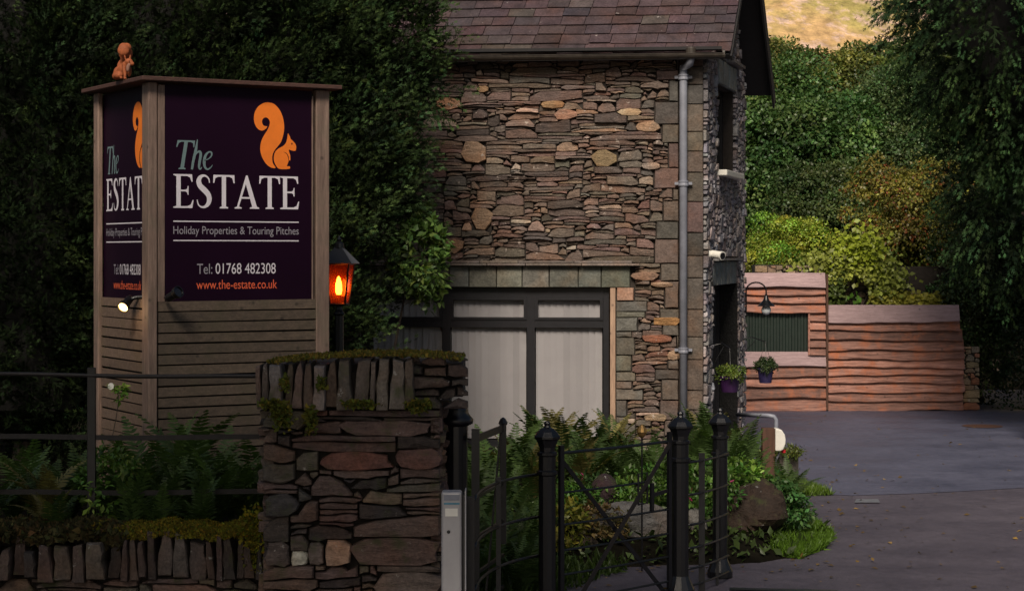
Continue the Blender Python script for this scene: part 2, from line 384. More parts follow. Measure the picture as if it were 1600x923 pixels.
def core_mesh(c, rad, shape, taper, k=.58):
    V = []; Fc = []; n1, n2 = 12, 18
    for i in range(n1+1):
        for j in range(n2):
            ph = 2*math.pi*j/n2
            if shape == 'col': h = -1+2*i/n1; w = (1-(1-taper)*h**1.6 if h > 0 else 1)*(0.02 if i in (0, n1) else 1); d = (math.cos(ph)*w, math.sin(ph)*w, h)
            else: th = math.pi*i/n1; d = (math.sin(th)*math.cos(ph), math.sin(th)*math.sin(ph), -math.cos(th))
            q = k*(1+.08*math.sin(5*ph+i)+.06*math.sin(3*ph-2*i)); V.append((c[0]+d[0]*rad[0]*q, c[1]+d[1]*rad[1]*q, c[2]+d[2]*rad[2]*(.9 if shape == 'col' else k)))
    for i in range(n1):
        for j in range(n2): j2 = (j+1) % n2; Fc.append((i*n2+j, i*n2+j2, (i+1)*n2+j2, (i+1)*n2+j))
    return V, Fc
def broad_crown(c, rad, n, per, seed, base, leaf, clump=.35, amp=.12, hue=.12, tint=None, tintp=0, zmin=None, droop=.2, var=.28, side=None, lobes=0, LV=LEAF_V, LF=LEAF_F):
    r = np.random.default_rng(seed); c = np.array(c, float); rad = np.array(rad, float)
    d = unit(r.normal(size=(n*3, 3)))
    if side is not None: d = d[(d@np.array(side, float)) > r.uniform(-1, 0, len(d))]
    d = d[:n]; n = len(d)
    if lobes:
        lc_ = unit(r.normal(size=(lobes*4, 3)))
        if side is not None: lc_ = lc_[(lc_@np.array(side, float)) > -.25]
        lc_ = lc_[:lobes]*r.uniform(.35, .85, (min(lobes, len(lc_)), 1)); lr = r.uniform(.26, .46, len(lc_)); li = r.integers(0, len(lc_), n)
        d = unit(d+lc_[li]*.8+np.array([0, 0, .35])); br_l = None; pc = c+(lc_[li]+d*lr[li][:, None]*r.uniform(.75, 1.08, (n, 1)))*rad
    else:
        k = lump(d, seed+1, amp)*r.uniform(.55, 1.05, n)**.6
        pc = c+d*rad*k[:, None]
    if zmin is not None:
        kk = pc[:, 2] > zmin; pc, d = pc[kk], d[kk]; n = len(pc)
        if lobes: li = li[kk]
    br = np.exp(r.normal(0, var, n))*(np.exp(r.normal(0, .26, lobes))[li] if lobes else 1); hu = r.normal(0, hue, n)
    ld = unit(r.normal(size=(n, per, 3))+d[:, None]*.7+np.array([0, 0, .45]))
    cs = clump*r.uniform(.6, 1.3, n)
    pos = pc[:, None]+ld*(cs[:, None]*r.uniform(.35, 1, (n, per))**.5)[..., None]*np.array([1, 1, .72])
    dd = unit(ld*.6+r.normal(size=(n, per, 3))*.7+np.array([0, 0, -droop])); up = ld+r.normal(size=(n, per, 3))*.45+np.array([0, 0, .7])
    b = np.array(base); cl = b*(br[:, None]*np.exp(r.normal(0, .2, (n, per))))[..., None]
    cl[..., 0] *= (1+hu)[:, None]*np.exp(r.normal(0, .08, (n, per)))
    if tint is not None:
        t = r.random((n, per)) < tintp*2*r.random((n, 1)); cl[t] = np.array(tint)*np.exp(r.normal(0, .25, (t.sum(), 1)))
    sz = leaf*r.uniform(.65, 1.3, (n, per))
    return scatter(LV, LF, pos.reshape(-1, 3), dd.reshape(-1, 3), up.reshape(-1, 3), sz.ravel(), cl.reshape(-1, 3))
def trunk_limbs(base, top, r0, seed, limbs=7, spread=1.2, mat=None, parent=None):
    r = random.Random(seed); m = MB(); base = Vector(base); top = Vector(top)
    pts = [base.lerp(top, t)+Vector((r.uniform(-.06, .06), r.uniform(-.06, .06), 0))*(t > 0) for t in (0, .08, .3, .55, .8, 1)]
    m.tube(pts, [r0*1.35, r0, r0*.85, r0*.65, r0*.4, r0*.15], 9)
    for i in range(limbs):
        t = .3+.6*i/limbs; p = base.lerp(top, t); a = r.uniform(0, 6.3); L = spread*(1.1-t)*r.uniform(.7, 1.2)
        e = p+Vector((math.cos(a)*L, math.sin(a)*L, L*.7))
        m.tube([p, p.lerp(e, .5)+Vector((0, 0, .06*L)), e], [r0*.38*(1.1-t), r0*.25*(1.1-t), r0*.08], 6)
    return m.build('trunk', mat or M['bark'], parent)
# ------------------------------------------------------------------ stonework tools
def pack(W, Ht, obs, rg, hpick, wpick, dx=.01, tol=.028, flat=0.42):
    """lay irregular stones row on row in a W x Ht field; obs = rectangles (x0,z0,x1,z1) kept free. Returns outlines."""
    n = int(W/dx); sky_ = np.zeros(n); out = []
    xs = (np.arange(n)+.5)*dx
    def ceil_at(i):
        c = Ht; x = xs[i]
        for (a, b, c2, d) in obs:
            if a <= x <= c2 and b >= sky_[i]-1e-6: c = min(c, b)
        return c
    def settle():
        for (a, b, c2, d) in obs:
            k = (xs >= a) & (xs <= c2) & (sky_ >= b-.016) & (sky_ < d); sky_[k] = d
    settle(); guard = 0
    while guard < 20000:
        guard += 1; i = int(np.argmin(sky_)); zmin_ = sky_[i]
        if zmin_ >= Ht-.014: break
        a = i
        while a > 0 and sky_[a-1] <= zmin_+tol: a -= 1
        b = i
        while b < n-1 and sky_[b+1] <= zmin_+tol: b += 1
        L = (b-a+1)*dx
        if L < .055:
            lo = min(sky_[a-1] if a > 0 else 99, sky_[b+1] if b < n-1 else 99)
            sky_[a:b+1] = min(max(lo, zmin_+.012), Ht); settle(); continue
        w = wpick(rg)
        if w > L-.09: w = L if L < w*1.9 else L*.5
        k = max(4, int(round(w/dx))); k = min(k, b-a+1)
        s = a if rg.random() < .5 else b-k+1
        h = hpick(rg); h = min(h, w*.9)
        t = np.linspace(0, 1, k); bot = sky_[s:s+k].copy(); b0 = np.median(bot)
        e1, e2 = [1.0 if rg.random() < flat else rg.uniform(.2, .8) for _ in range(2)]; tl, tr = rg.uniform(.05, .28), rg.uniform(.05, .28)
        pr = 1-(1-e1)*np.clip((tl-t)/tl, 0, 1)**1.4-(1-e2)*np.clip((t-1+tr)/tr, 0, 1)**1.4
        pr += rg.uniform(-.24, .24)*(t-.5)*2+.05*np.sin(t*rg.uniform(3, 9)+rg.uniform(0, 6))
        top = b0+h*pr; cl = np.array([ceil_at(j) for j in range(s, s+k)])
        near = (cl-top < .035); top = np.where(near, cl, top)
        top = np.minimum(np.maximum(top, bot+.008), cl)
        if np.max(top-bot) > .018: out.append((xs[s]-dx/2, xs[s+k-1]+dx/2, bot, top))
        sky_[s:s+k] = top; settle()
    return out
def outline(st, rg, joint=.0035):
    x0, x1, bot, top = st; w = x1-x0; k = max(3, min(6, int(w/.07)+2)); m = len(bot)
    idx = np.linspace(0, m-1, k).round().astype(int); lo = []; hi = []
    for q, j in enumerate(idx):
        x = x0+(j+.5)/m*w; x = min(max(x, x0+joint), x1-joint)
        jx = rg.uniform(-.3, .3)*w/k if 0 < q < k-1 else 0
        b = bot[max(0, j-1):j+2].max()+joint; t = top[max(0, j-1):j+2].min()-joint
        if t-b < .006: m_ = (bot[j]+top[j])/2; b, t = m_-.003, m_+.003
        if q in (0, k-1):
            e = .16*(t-b)*rg.random(); b += e; t -= e*rg.random()
        lo.append((x+jx, b)); hi.append((x+jx, t))
    return lo+hi[::-1]
def stone_geo(poly, O, ex, ez, nrm, d, rg, back=.02, rough=1.0):
    """a stone with that outline: sides, a bevelled edge and an uneven face"""
    O, ex, ez, nrm = [np.array(q, float) for q in (O, ex, ez, nrm)]; p = np.array(poly); n = len(p); c = p.mean(0)
    w = np.ptp(p[:, 0]); h = np.ptp(p[:, 1]); ins = min(.12*h, .009)
    tx, tz = rg.uniform(-.12, .12)*d*rough, rg.uniform(-.25, .25)*d*rough
    V = []
    def put(q, dep): V.append(O+ex*q[0]+ez*q[1]+nrm*dep)
    for q in p: put(q, -back)
    for q in p: put(q, d*rg.uniform(.55, .80))
    for q in p:
        v = c-q; L = np.linalg.norm(v)+1e-6; q2 = q+v/L*min(ins*rg.uniform(.6, 1.5), L*.5)
        put(q2, d*rg.uniform(.93, 1.06)+tx*(q[0]-c[0])/max(w, .01)+tz*(q[1]-c[1])/max(h, .01))
    put(c+np.array([rg.uniform(-.12, .12)*w, rg.uniform(-.1, .1)*h]), d*rg.uniform(1.0, 1.14))
    Fc = []
    for i in range(n):
        j = (i+1) % n
        Fc += [(i, j, n+j, n+i), (n+i, n+j, 2*n+j, 2*n+i), (2*n+i, 2*n+j, 3*n)]
    return np.array(V), Fc
def pick_col(pal, rg):
    t = rg.random()*sum(w for w, _ in pal)
    for w, c in pal:
        t -= w
        if t <= 0: break
    k = math.exp(rg.gauss(0, .13)); return np.array(c)*k*np.array([1+rg.gauss(0, .04), 1, 1+rg.gauss(0, .05)])
HOUSE_PAL = [(3.6, (.172, .130, .106)), (2.8, (.160, .112, .096)), (2.4, (.140, .120, .100)), (1.6, (.098, .078, .068)), (.35, (.27, .185, .13)), (.4, (.33, .26, .21)), (.35, (.17, .102, .082))]
PIER_PAL = [(3, (.135, .096, .080)), (2, (.122, .084, .074)), (1.6, (.125, .105, .084)), (1.4, (.066, .053, .048)), (.6, (.19, .135, .10)), (.25, (.15, .080, .064))]
GABLE_PAL = [(3, (.25, .238, .25)), (2, (.17, .16, .172)), (1.2, (.33, .315, .33)), (1, (.20, .18, .178))]  # gable palette lifted: raking light put into the stone colours
def lay_stones(name, stones, O, ex, ez, nrm, pal, mat, parent, rg, depth=(.03, .06), limit=300, vis=None, stuffname='small_stones', joint=.0035, fixed=None):
    """the largest stones in view as parts, what is left over as one joined part"""
    items = []
    for st in stones:
        po = outline(st, rg, joint); a = np.array(po)
        area = np.ptp(a[:, 0])*np.ptp(a[:, 1]); cx = a.mean(0)
        items.append((area*(1 if vis is None or vis(cx) else .001), po))
    items.sort(key=lambda q: -q[0]); rest = MB()
    for i, (ar, po) in enumerate(items):
        V, Fc = stone_geo(po, O, ex, ez, nrm, rg.uniform(*depth), rg); c = pick_col(pal, rg)
        if i < limit: mk(name, V, Fc, mat, parent, np.tile(c, (len(V), 1)))
        else: rest.add(V, Fc, c)
    if rest.v:
        o = rest.build(stuffname, mat, parent); o['kind'] = 'stuff'
    return len(items)
def round_poly(cx, cz, w, h, rg, n=10, p=3.4, jit=.13):
    out = []
    for i in range(n):
        a = 2*math.pi*(i+rg.uniform(-.2, .2))/n; ca, sa = math.cos(a), math.sin(a)
        k = (abs(ca)**p+abs(sa)**p)**(-1/p)*(1+rg.uniform(-jit, jit)); out.append((cx+ca*k*w/2, cz+sa*k*h/2))
    return out

# ------------------------------------------------------------------ the setting: ground, road, hill
def sheet(name, pts, z, mat, nsub=0):
    o = mk(name, [(x, y, z) for x, y in pts], [tuple(range(len(pts)))], mat, None, origin=(0, 0, z)); o['kind'] = 'structure'; return o
sheet('ground', [(-300, -60), (300, -60), (300, 130), (-300, 130)], -.02, M['soil'])
sheet('driveway', [(-14, -8), (16, -8), (16, 40), (3, 40), (-1.85, 25.5), (-1.85, 14.9), (-14, 14.9)], -.008, M['tarmac_old'])
pts = [G(1240, 769), G(1330, 773), G(1430, 770), G(1510, 766), G(1600, 761), G(1700, 757)]
pts = [(p.x, p.y) for p in pts]+[(16, 24.5), (16, 34.9), (2.0, 34.9), (2.9, 25)]
sheet('car_park', pts, -.003, M['tarmac_new'])
# hill
nx, ny = 70, 60; V = []; Fc = []
for j in range(ny):
    for i in range(nx):
        x = -140+i*8+0.0; y = 130+j*9
        z = 1+.33*(y-130)*(1+.12*math.sin(x*.021+1))+7*math.sin(x*.035+y*.02)+4*math.sin(x*.09-y*.06)+rnd.uniform(-.8, .8)
        V.append((x, y, z-3))
for j in range(ny-1):
    for i in range(nx-1): a = j*nx+i; Fc.append((a, a+1, a+nx+1, a+nx))
o = mk('hill', V, Fc, M['hill'], None, smooth=True); o['kind'] = 'structure'

# garden bed and the raised bed behind the roadside wall
BED = [G(700, 905), G(820, 893), G(960, 884), G(1090, 880), G(1180, 878), G(1250, 868), G(1285, 852), G(1296, 838), G(1270, 815), G(1248, 790), G(1236, 762)]
BED = [(p.x, p.y) for p in BED]+[(3.15, 26.0), (2.45, 25.2), (-3.5, 25.6), (-3.5, 17.0)]
def inside(x, y, poly):
    c = False; j = len(poly)-1
    for i in range(len(poly)):
        xi, yi = poly[i]; xj, yj = poly[j]
        if (yi > y) != (yj > y) and x < (xj-xi)*(y-yi)/(yj-yi)+xi: c = not c
        j = i
    return c
def edge_dist(x, y, poly):
    d = 9
    for i in range(len(poly)):
        a = Vector(poly[i]); b = Vector(poly[(i+1) % len(poly)]); p = Vector((x, y)); t = max(0, min(1, (p-a).dot(b-a)/max((b-a).length_squared, 1e-9)))
        d = min(d, (p-(a+(b-a)*t)).length)
    return d
def bed_z(x, y):
    if not inside(x, y, BED): return -.03
    d = edge_dist(x, y, BED); return .30*(1-math.exp(-d*1.6))+.03*math.sin(x*5+y*3)*min(1, d)
def terrain(name, x0, x1, y0, y1, st, zf, mat, kind='structure'):
    V = []; Fc = []; nx = int((x1-x0)/st)+1; ny = int((y1-y0)/st)+1
    for j in range(ny):
        for i in range(nx):
            x, y = x0+i*st, y0+j*st; V.append((x, y, zf(x, y)))
    for j in range(ny-1):
        for i in range(nx-1):
            a = j*nx+i
            if max(V[a][2], V[a+1][2], V[a+nx][2], V[a+nx+1][2]) > -.02: Fc.append((a, a+1, a+nx+1, a+nx))
    o = mk(name, V, Fc, mat, None, smooth=True); o['kind'] = kind; return o
terrain('garden_bed', -3.6, 3.6, 16.8, 26.2, .12, bed_z, M['soil'])
def bank_z(x, y): return .58+.06*math.sin(x*2.3+y*1.7)+.04*math.sin(x*6)
terrain('raised_bed', -6.2, -1.9, 14.75, 24.5, .2, bank_z, M['soil'])

# ------------------------------------------------------------------ the stone house
HC = Vector((XU(1099, 25.3), 25.3, 0)); fa = R(6)
FX = Vector((-math.cos(fa), math.sin(fa), 0)); FN = Vector((-math.sin(fa), -math.cos(fa), 0))     # along the front (leftwards), outward
GX = Vector((.2577, .9662, 0)); GN = Vector((.9662, -.2577, 0))                                   # along the gable (backwards), outward
UZ = Vector((0, 0, 1)); EAVE = 5.45; WF = 7.0; DG = 3.72
def fs(u):                                  # distance along the front wall for a photo column
    k = (u-800)/F; return (k*HC.y-HC.x)/(FX.x-k*FX.y)
def fz(u, v): s = fs(u); return ZV(v, HC.y+FX.y*s)
house = thing('stone_house', HC, 'two storey brown stone house with slate roof and wide black framed window', 'house')
OPEN = (fs(957), .27, 4.75, fz(900, 449))   # shop window opening (s0,z0,s1,z1)
LINT = (fs(985), OPEN[3], 4.95, fz(900, 412))
# masonry core: front slab in four pieces round the opening, gable slab, back and left walls
core = MB()
def slab(s0, s1, z0, z1, t=.42, dep=0): core.box(HC+FX*(s0+s1)/2+UZ*(z0+z1)/2-FN*(t/2+dep), FX*(s1-s0)/2, FN*t/2, UZ*(z1-z0)/2)
slab(.43, OPEN[0], -.1, EAVE); slab(OPEN[0]+.001, OPEN[2], -.1, OPEN[1]); slab(OPEN[0]+.001, OPEN[2], OPEN[3], EAVE); slab(OPEN[2]+.001, WF, -.1, EAVE)
wall = core.build('front_wall', M['mortar'], house)
rg = random.Random(3)
QW = fs(1040)                               # quoin width
bigs = []
def big(u0, v0, u1, v1, c, n=7, p=3.0): bigs.append((u0, v0, u1, v1, tuple(.8*q+.2*w for q, w in zip(c, (.18, .13, .10))), n, p))
big(722, 221, 762, 258, (.33, .22, .145)); big(736, 324, 770, 361, (.31, .205, .13)); big(676, 151, 722, 172, (.37, .21, .125)); big(924, 233, 967, 262, (.26, .19, .10))
big(682, 374, 726, 396, (.33, .21, .13)); big(844, 158, 884, 170, (.40, .24, .12), 8); big(866, 171, 902, 188, (.33, .20, .15))
big(965, 170, 1003, 182, (.48, .38, .25), 8); big(994, 190, 1032, 206, (.40, .29, .20), 9); 


big(1002, 254, 1034, 265, (.40, .33, .28), 9); big(745, 134, 765, 146, (.38, .24, .13), 7)
big(1022, 495, 1064, 508, (.42, .22, .08), 9, 5); big(1002, 523, 1052, 535, (.28, .115, .07), 10); big(1042, 547, 1064, 563, (.40, .29, .20), 8); big(1005, 640+6, 1044, 657, (.34, .25, .16), 9)
big(1018, 440, 1054, 449, (.36, .25, .17), 9); big(985, 425, 1028, 438, (.26, .16, .11), 9)
obs = []; placed = []
for (u0, v0, u1, v1, c, n, p) in bigs:
    s0, s1 = fs(u1), fs(u0); z0, z1 = fz((u0+u1)/2, v1), fz((u0+u1)/2, v0)
    obs.append((s0-QW+.015, z0+.012, s1-QW-.015, z1-.012)); placed.append((s0, z0, s1, z1, c, n, p))
JW = .30                                    # jamb quoins of the window
wobs = [(OPEN[0]-JW-QW, -1, OPEN[2]-QW+.3, LINT[3]+.02)]
def hp(r): return r.choice([.028, .034, .038, .045, .05, .058, .068, .08, .105, .13])*r.uniform(.85, 1.15)
def wp(r): return r.choice([.2, .32, .42, .5, .62, .75, .95])*r.uniform(.85, 1.2)
Q0 = fs(1061)+.002
def course(z0, z1, hr):
    out = []; z = z0
    while z < z1-.04:
        h = min(rg.uniform(*hr), z1-z); h = z1-z if z1-z-h < .07 else h; out.append((z, z+h)); z += h
    return out
quo2 = [(Q0, QW+rg.choice([-.12, -.05, .02, .06, .14])+rg.uniform(-.03, .03), a_, b_) for a_, b_ in course(0, EAVE-.02, (.12, .36))]
jambs = [(OPEN[0]-.045-rg.choice([.16, .2, .26, .3, .4])*rg.uniform(.9, 1.1), OPEN[0]-.045, a_, b_) for a_, b_ in course(.1, OPEN[3]-.175, (.07, .26))]
obs = [(a_+QW-Q0, b_, c_+QW-Q0, d_) for a_, b_, c_, d_ in obs]
obs += [(-1, z0_+.002, b_-Q0, z1_-.002) for a_, b_, z0_, z1_ in quo2]+[(a_-Q0, z0_+.002, OPEN[0]-Q0, z1_-.002) for a_, b_, z0_, z1_ in jambs]
wobs = [(OPEN[0]-.045-Q0, -1, OPEN[2]-Q0+.3, LINT[3]+.02), (OPEN[0]-JW-Q0, OPEN[3]-.175, OPEN[0]-Q0, LINT[3]+.02)]
sts = pack(WF-Q0-.02, EAVE-.02, obs+wobs, rg, hp, wp)
VISX = fs(628)
for (s0, z0, s1, z1, c, n, p) in placed:
    po = round_poly((s0+s1)/2, (z0+z1)/2, s1-s0, z1-z0, rg, n, p)
    V, Fc = stone_geo(po, HC, FX, UZ, FN, rg.uniform(.055, .08), rg)
    mk('stone', V, [f[::-1] for f in Fc], M['house_stone'], wall, np.tile(np.array(c)*.95, (len(V), 1)))
O2 = HC+FX*Q0
def flipstones(*a, **k): return lay_stones(*a, **k)
nst = lay_stones('stone', sts, O2, FX, UZ, FN, HOUSE_PAL, M['house_stone'], wall, rg, (.022, .08), 300-len(placed), lambda c: c[0] < VISX-Q0 and c[1] > .25)
# quoins on the corner (front) and jamb stones beside the window
SLATE_PAL = [(3, (.090, .074, .060)), (2, (.100, .076, .062)), (.7, (.105, .066, .056)), (1.5, (.076, .067, .058))]
def blocks(name, s0, s1, z0, z1, pal, mat, O, ex, nrm, hr, ragged=0, side=1, parent=wall, dep=(.035, .05)):
    z = z0
    while z < z1-.04:
        h = min(rg.uniform(*hr), z1-z); h = z1-z if z1-z-h < .06 else h
        a, b = s0, s1
        if ragged: b = s1+side*rg.uniform(-ragged, ragged*.4) if side > 0 else s1
        po = [(a+.003, z+.003), ((a+b)/2, z+.003+rg.uniform(0, .003)), (b-.003, z+.003), (b-.003, z+h-.003), ((a+b)/2, z+h-.003-rg.uniform(0, .003)), (a+.003, z+h-.003)]
        V, Fc = stone_geo(po, O, ex, UZ, nrm, rg.uniform(*dep), rg, rough=.25); mk(name, V, Fc, mat, parent, np.tile(pick_col(pal, rg), (len(V), 1)))
        z += h
blocks('quoin', 0.0, fs(1061), 0, EAVE-.02, SLATE_PAL, M['slate'], HC, FX, FN, (.22, .42))
def one_block(name, a_, b_, z0_, z1_, pal):
    j_ = lambda: rg.uniform(.002, .010)
    po = [(a_+j_(), z0_+j_()), (a_*.6+b_*.4, z0_+j_()), (b_-j_(), z0_+j_()), (b_-j_(), (z0_+z1_)/2), (b_-j_(), z1_-j_()), (a_*.4+b_*.6, z1_-j_()), (a_+j_(), z1_-j_()), (a_+j_(), (z0_+z1_)/2)]; V, Fc = stone_geo(po, HC, FX, UZ, FN, rg.uniform(.035, .06), rg, rough=.5); mk(name, V, Fc, M['slate'], wall, np.tile(pick_col(pal, rg), (len(V), 1)))
for q_ in quo2: one_block('quoin', *q_, SLATE_PAL)
GREEN_PAL = [(3, (.118, .112, .094)), (2, (.105, .098, .088)), (1, (.14, .12, .098))]
for q_ in jambs: one_block('jamb_stone', *q_, GREEN_PAL)
V, Fc = stone_geo([(OPEN[0]-JW+.02, OPEN[3]-.17), (OPEN[0]-.06, OPEN[3]-.17), (OPEN[0]-.06, OPEN[3]), (OPEN[0]-JW+.02, OPEN[3]-.005)], HC, FX, UZ, FN, .062, rg)
mk('jamb_stone', V, Fc, M['slate'], wall, np.tile((.32, .20, .145), (len(V), 1)))
# slate lintel over the window, with its drip course
x = LINT[0]
while x < LINT[2]:
    w = rg.uniform(.25, .42); V, Fc = stone_geo([(x+.003, LINT[1]+.002), (x+w-.003, LINT[1]+.002), (x+w-.003, LINT[3]-.03), (x+.003, LINT[3]-.03)], HC, FX, UZ, FN, .06, rg, rough=.15)
    mk('lintel_slate', V, Fc, M['slate'], wall, np.tile(pick_col([(1, (.118, .118, .10))], rg), (len(V), 1))); x += w
x = fs(1000)
while x < LINT[2]+.1:
    w = rg.uniform(.5, .9)
    for k in range(2):
        m = MB(); m.box(HC+FX*(x+w/2+k*.1)+UZ*(LINT[3]-.008+k*.034)+FN*(.075-k*.01), FX*(w/2-.004), FN*(.075+rg.uniform(-.008, .008)), UZ*.014, pick_col([(1, (.16, .135, .118))], rg)); m.build('drip_slate', M['slate'], wall)
    x += w
# window: frame, panes, blind
win = MB(); fd = -.045                       # set back from the face
def wbox(m, s0, s1, z0, z1, d0, d1): m.box(HC+FX*(s0+s1)/2+UZ*(z0+z1)/2+FN*(d0+d1)/2, FX*(s1-s0)/2, FN*abs(d1-d0)/2, UZ*(z1-z0)/2)
s0, z0, s1, z1 = OPEN; s0 += .05
tz0, tz1 = fz(890, 512), fz(890, 500)
m1a, m1b, m2a, m2b = fs(835), fs(823), fs(703), fs(691); m3 = fs(580)
wbox(win, s0, s0+.075, z0, z1, fd-.07, fd); wbox(win, s0+.0755, s1, z1-.13, z1-.001, fd-.07, fd-.001); wbox(win, s0+.0755, s1, z0, z0+.07, fd-.07, fd-.001)
for a, b in ((m1a, m1b), (m2a, m2b), (m3, m3+.1)): wbox(win, a, b, z0+.0705, z1-.1305, fd-.07, fd+.012)
for a, b in ((s0+.0755, m1a-.0005), (m1b+.0005, m2a-.0005), (m2b+.0005, m3-.0005), (m3+.1005, s1)): wbox(win, a, b, tz0, tz1, fd-.07, fd+.004)
wo = win.build('window', M['black_frame'], house)
lights = [(s0+.075, m1a), (m1b, m2a), (m2b, m3), (m3+.1, s1)]
for a, b in lights:
    f2 = MB()                               # top casement
    t0, t1 = tz1+.001, z1-.131; a2, b2 = a+.0015, b-.0015; e = .042
    wbox(f2, a2, a2+e, t0, t1, fd-.05, fd+.02); wbox(f2, b2-e, b2, t0, t1, fd-.05, fd+.02); wbox(f2, a2+e+.0005, b2-e-.0005, t0, t0+e*.8, fd-.05, fd+.019); wbox(f2, a2+e+.0005, b2-e-.0005, t1-e*.9, t1, fd-.05, fd+.019)
    f2.build('casement', M['black_frame'], wo)
    for (p0, p1) in ((t0+e*.8, t1-e*.9), (z0+.07, tz0)):
        g = MB(); wbox(g, a2+(e if p0 == t0+e*.8 else 0), b2-(e if p0 == t0+e*.8 else 0), p0, p1, fd-.032, fd-.026); g.build('pane', M['glass'], wo)
    x = a+.02
    while x < b-.03:                        # vertical blind behind the glass
        w = min(.089, b-.01-x); g = MB(); tw = rg.uniform(.12, .34)
        gap = .0 if rg.random() > .06 else .006
        cc = HC+FX*(x+w/2)+FN*(fd-.075); ax = (FX*math.cos(tw)+FN*math.sin(tw))
        g.box(cc+UZ*((z0+.09+z1-.16)/2), ax*(w/2*1.03-gap), ax.cross(UZ)*.0008, UZ*((z1-.16-z0-.09)/2)); g.build('blind_slat', M['blind'], wo); x += w-.004
g = MB(); wbox(g, s0-.1, s1, z0-.02, z1+.02, fd-.62, fd-.60); g.build('room_back', M['dark_board'], wo)
g = MB(); wbox(g, OPEN[0]-.04, OPEN[0]+.028, OPEN[1], OPEN[3], -.13, .045); g.build('window_reveal', M['reveal_wood'], house)
g = MB(); wbox(g, s0-.05, s1, z0-.07, z0-.003, -.18, .09); g.build('window_sill', M['slate'], house)
# gable: core with openings, rubble, lintels
GW = (1.02, 3.98, 2.62, 5.17); GD = (.62, 0, 2.72, 2.40)      # window, door (t0,z0,t1,z1) along the gable
gc = MB()
def gbox(m, t0, t1, z0, z1, d0, d1): m.box(HC+GX*(t0+t1)/2+UZ*(z0+z1)/2+GN*(d0+d1)/2, GX*(t1-t0)/2, GN*abs(d1-d0)/2, UZ*(z1-z0)/2)
T = .42
for a, b, c, d in ((0, GD[0], -.1, 2.75), (GD[0], GD[2], GD[3], 2.75), (GD[2], DG, -.1, 2.75), (0, DG, 2.75, GW[1]), (0, GW[0], GW[1], EAVE), (GW[0], GW[2], GW[3], EAVE), (GW[2], DG, GW[1], EAVE)):
    gbox(gc, a, b, c, d, -T, 0)
RH = DG/2*math.tan(R(45)); A = [HC+GX*t+UZ*z+GN*d for d in (-T, 0) for t, z in ((0, EAVE), (DG, EAVE), (DG/2, EAVE+RH))]
gc.add(A, [(0, 2, 1), (3, 4, 5), (0, 1, 4, 3), (1, 2, 5, 4), (2, 0, 3, 5)])
gable = gc.build('gable_wall', M['mortar'], house)
bw = MB(); bw.box(HC+GX*(DG-.2)+FX*(WF/2+.1)-GN*.3+UZ*2.6, FX*(WF/2-.3), GX*.15, UZ*2.8); bw.box(HC+FX*(WF-.15)+GX*DG/2+UZ*2.6-GN*.02, FX*.15, GX*(DG/2-.4), UZ*2.8); bw.build('back_wall', M['mortar'], house)
def hg(r): return r.choice([.06, .08, .1, .13, .16, .2])*r.uniform(.85, 1.15)
def wg(r): return r.choice([.14, .2, .28, .36])*r.uniform(.85, 1.2)
gst = pack(DG-.02, EAVE+RH, [(GD[0]-.05, -1, GD[2]+.05, 2.78), (GW[0]-.03, GW[1]-.07, GW[2]+.03, 5.52)], rg, hg, wg)
gst = [s for s in gst if EAVE+RH-.06-abs((s[0]+s[1])/2-DG/2)*2*RH/DG > s[3].max()]
rest = MB()
for st in gst:
    po = outline(st, rg, .006); V, Fc = stone_geo(po, HC, GX, UZ, GN, rg.uniform(.03, .065), rg, rough=1.2); rest.add(V, [f[::-1] for f in Fc], pick_col(GABLE_PAL, rg))
o = rest.build('gable_rubble', M['gable_stone'], gable); o['kind'] = 'stuff'
def gslates(t0, t1, z0, z1, nm):
    x = t0
    while x < t1-.05:
        w = min(rg.uniform(.24, .36), t1-x); w = t1-x if t1-x-w < .1 else w
        V, Fc = stone_geo([(x+.006, z0), (x+w-.006, z0), (x+w-.006, z1), (x+.006, z1)], HC, GX, UZ, GN, rg.uniform(.04, .06), rg, rough=.3); mk(nm, V, [f[::-1] for f in Fc], M['slate'], gable, np.tile((.17, .20, .205), (len(V), 1))); x += w
gslates(GD[0]-.02, GD[2]+.02, GD[3], 2.72, 'door_lintel_slate'); gslates(GW[0]-.02, GW[2]+.02, GW[3], 5.5, 'window_lintel_slate')
m = MB(); gbox(m, GD[0]-.1, GD[2]+.2, 2.735, 2.765, -.02, .13); m.add([], []); m.c = [(.17, .165, .165)]*len(m.v); m.build('drip_slate', M['slate'], gable)
m = MB(); gbox(m, GW[0]+.9, GW[2]+.35, 5.53, 5.57, -.02, .14); m.c = [(.17, .165, .165)]*len(m.v); m.build('drip_slate', M['slate'], gable)
# gable window
gw = MB(); gbox(gw, GW[0], GW[0]+.07, GW[1], GW[3], -.22, -.14); gbox(gw, GW[2]-.07, GW[2], GW[1], GW[3], -.22, -.14); gbox(gw, GW[0]+.071, GW[2]-.071, GW[3]-.07, GW[3], -.22, -.141); gbox(gw, GW[0]+.071, GW[2]-.071, GW[1], GW[1]+.07, -.22, -.141); gbox(gw, 1.78, 1.86, GW[1]+.071, GW[3]-.071, -.22, -.142)
gwo = gw.build('gable_window', M['black_frame'], house)
for a, b in ((GW[0]+.07, 1.78), (1.86, GW[2]-.07)): m = MB(); gbox(m, a, b, GW[1]+.07, GW[3]-.07, -.19, -.18); m.build('pane', M['dark_glass'], gwo)
m = MB(); gbox(m, GW[0]-.06, GW[2]+.02, GW[1]-.085, GW[1]-.003, -.14, .17); o = m.build('window_sill', M['white_plastic'], house); bevel(o, .01)
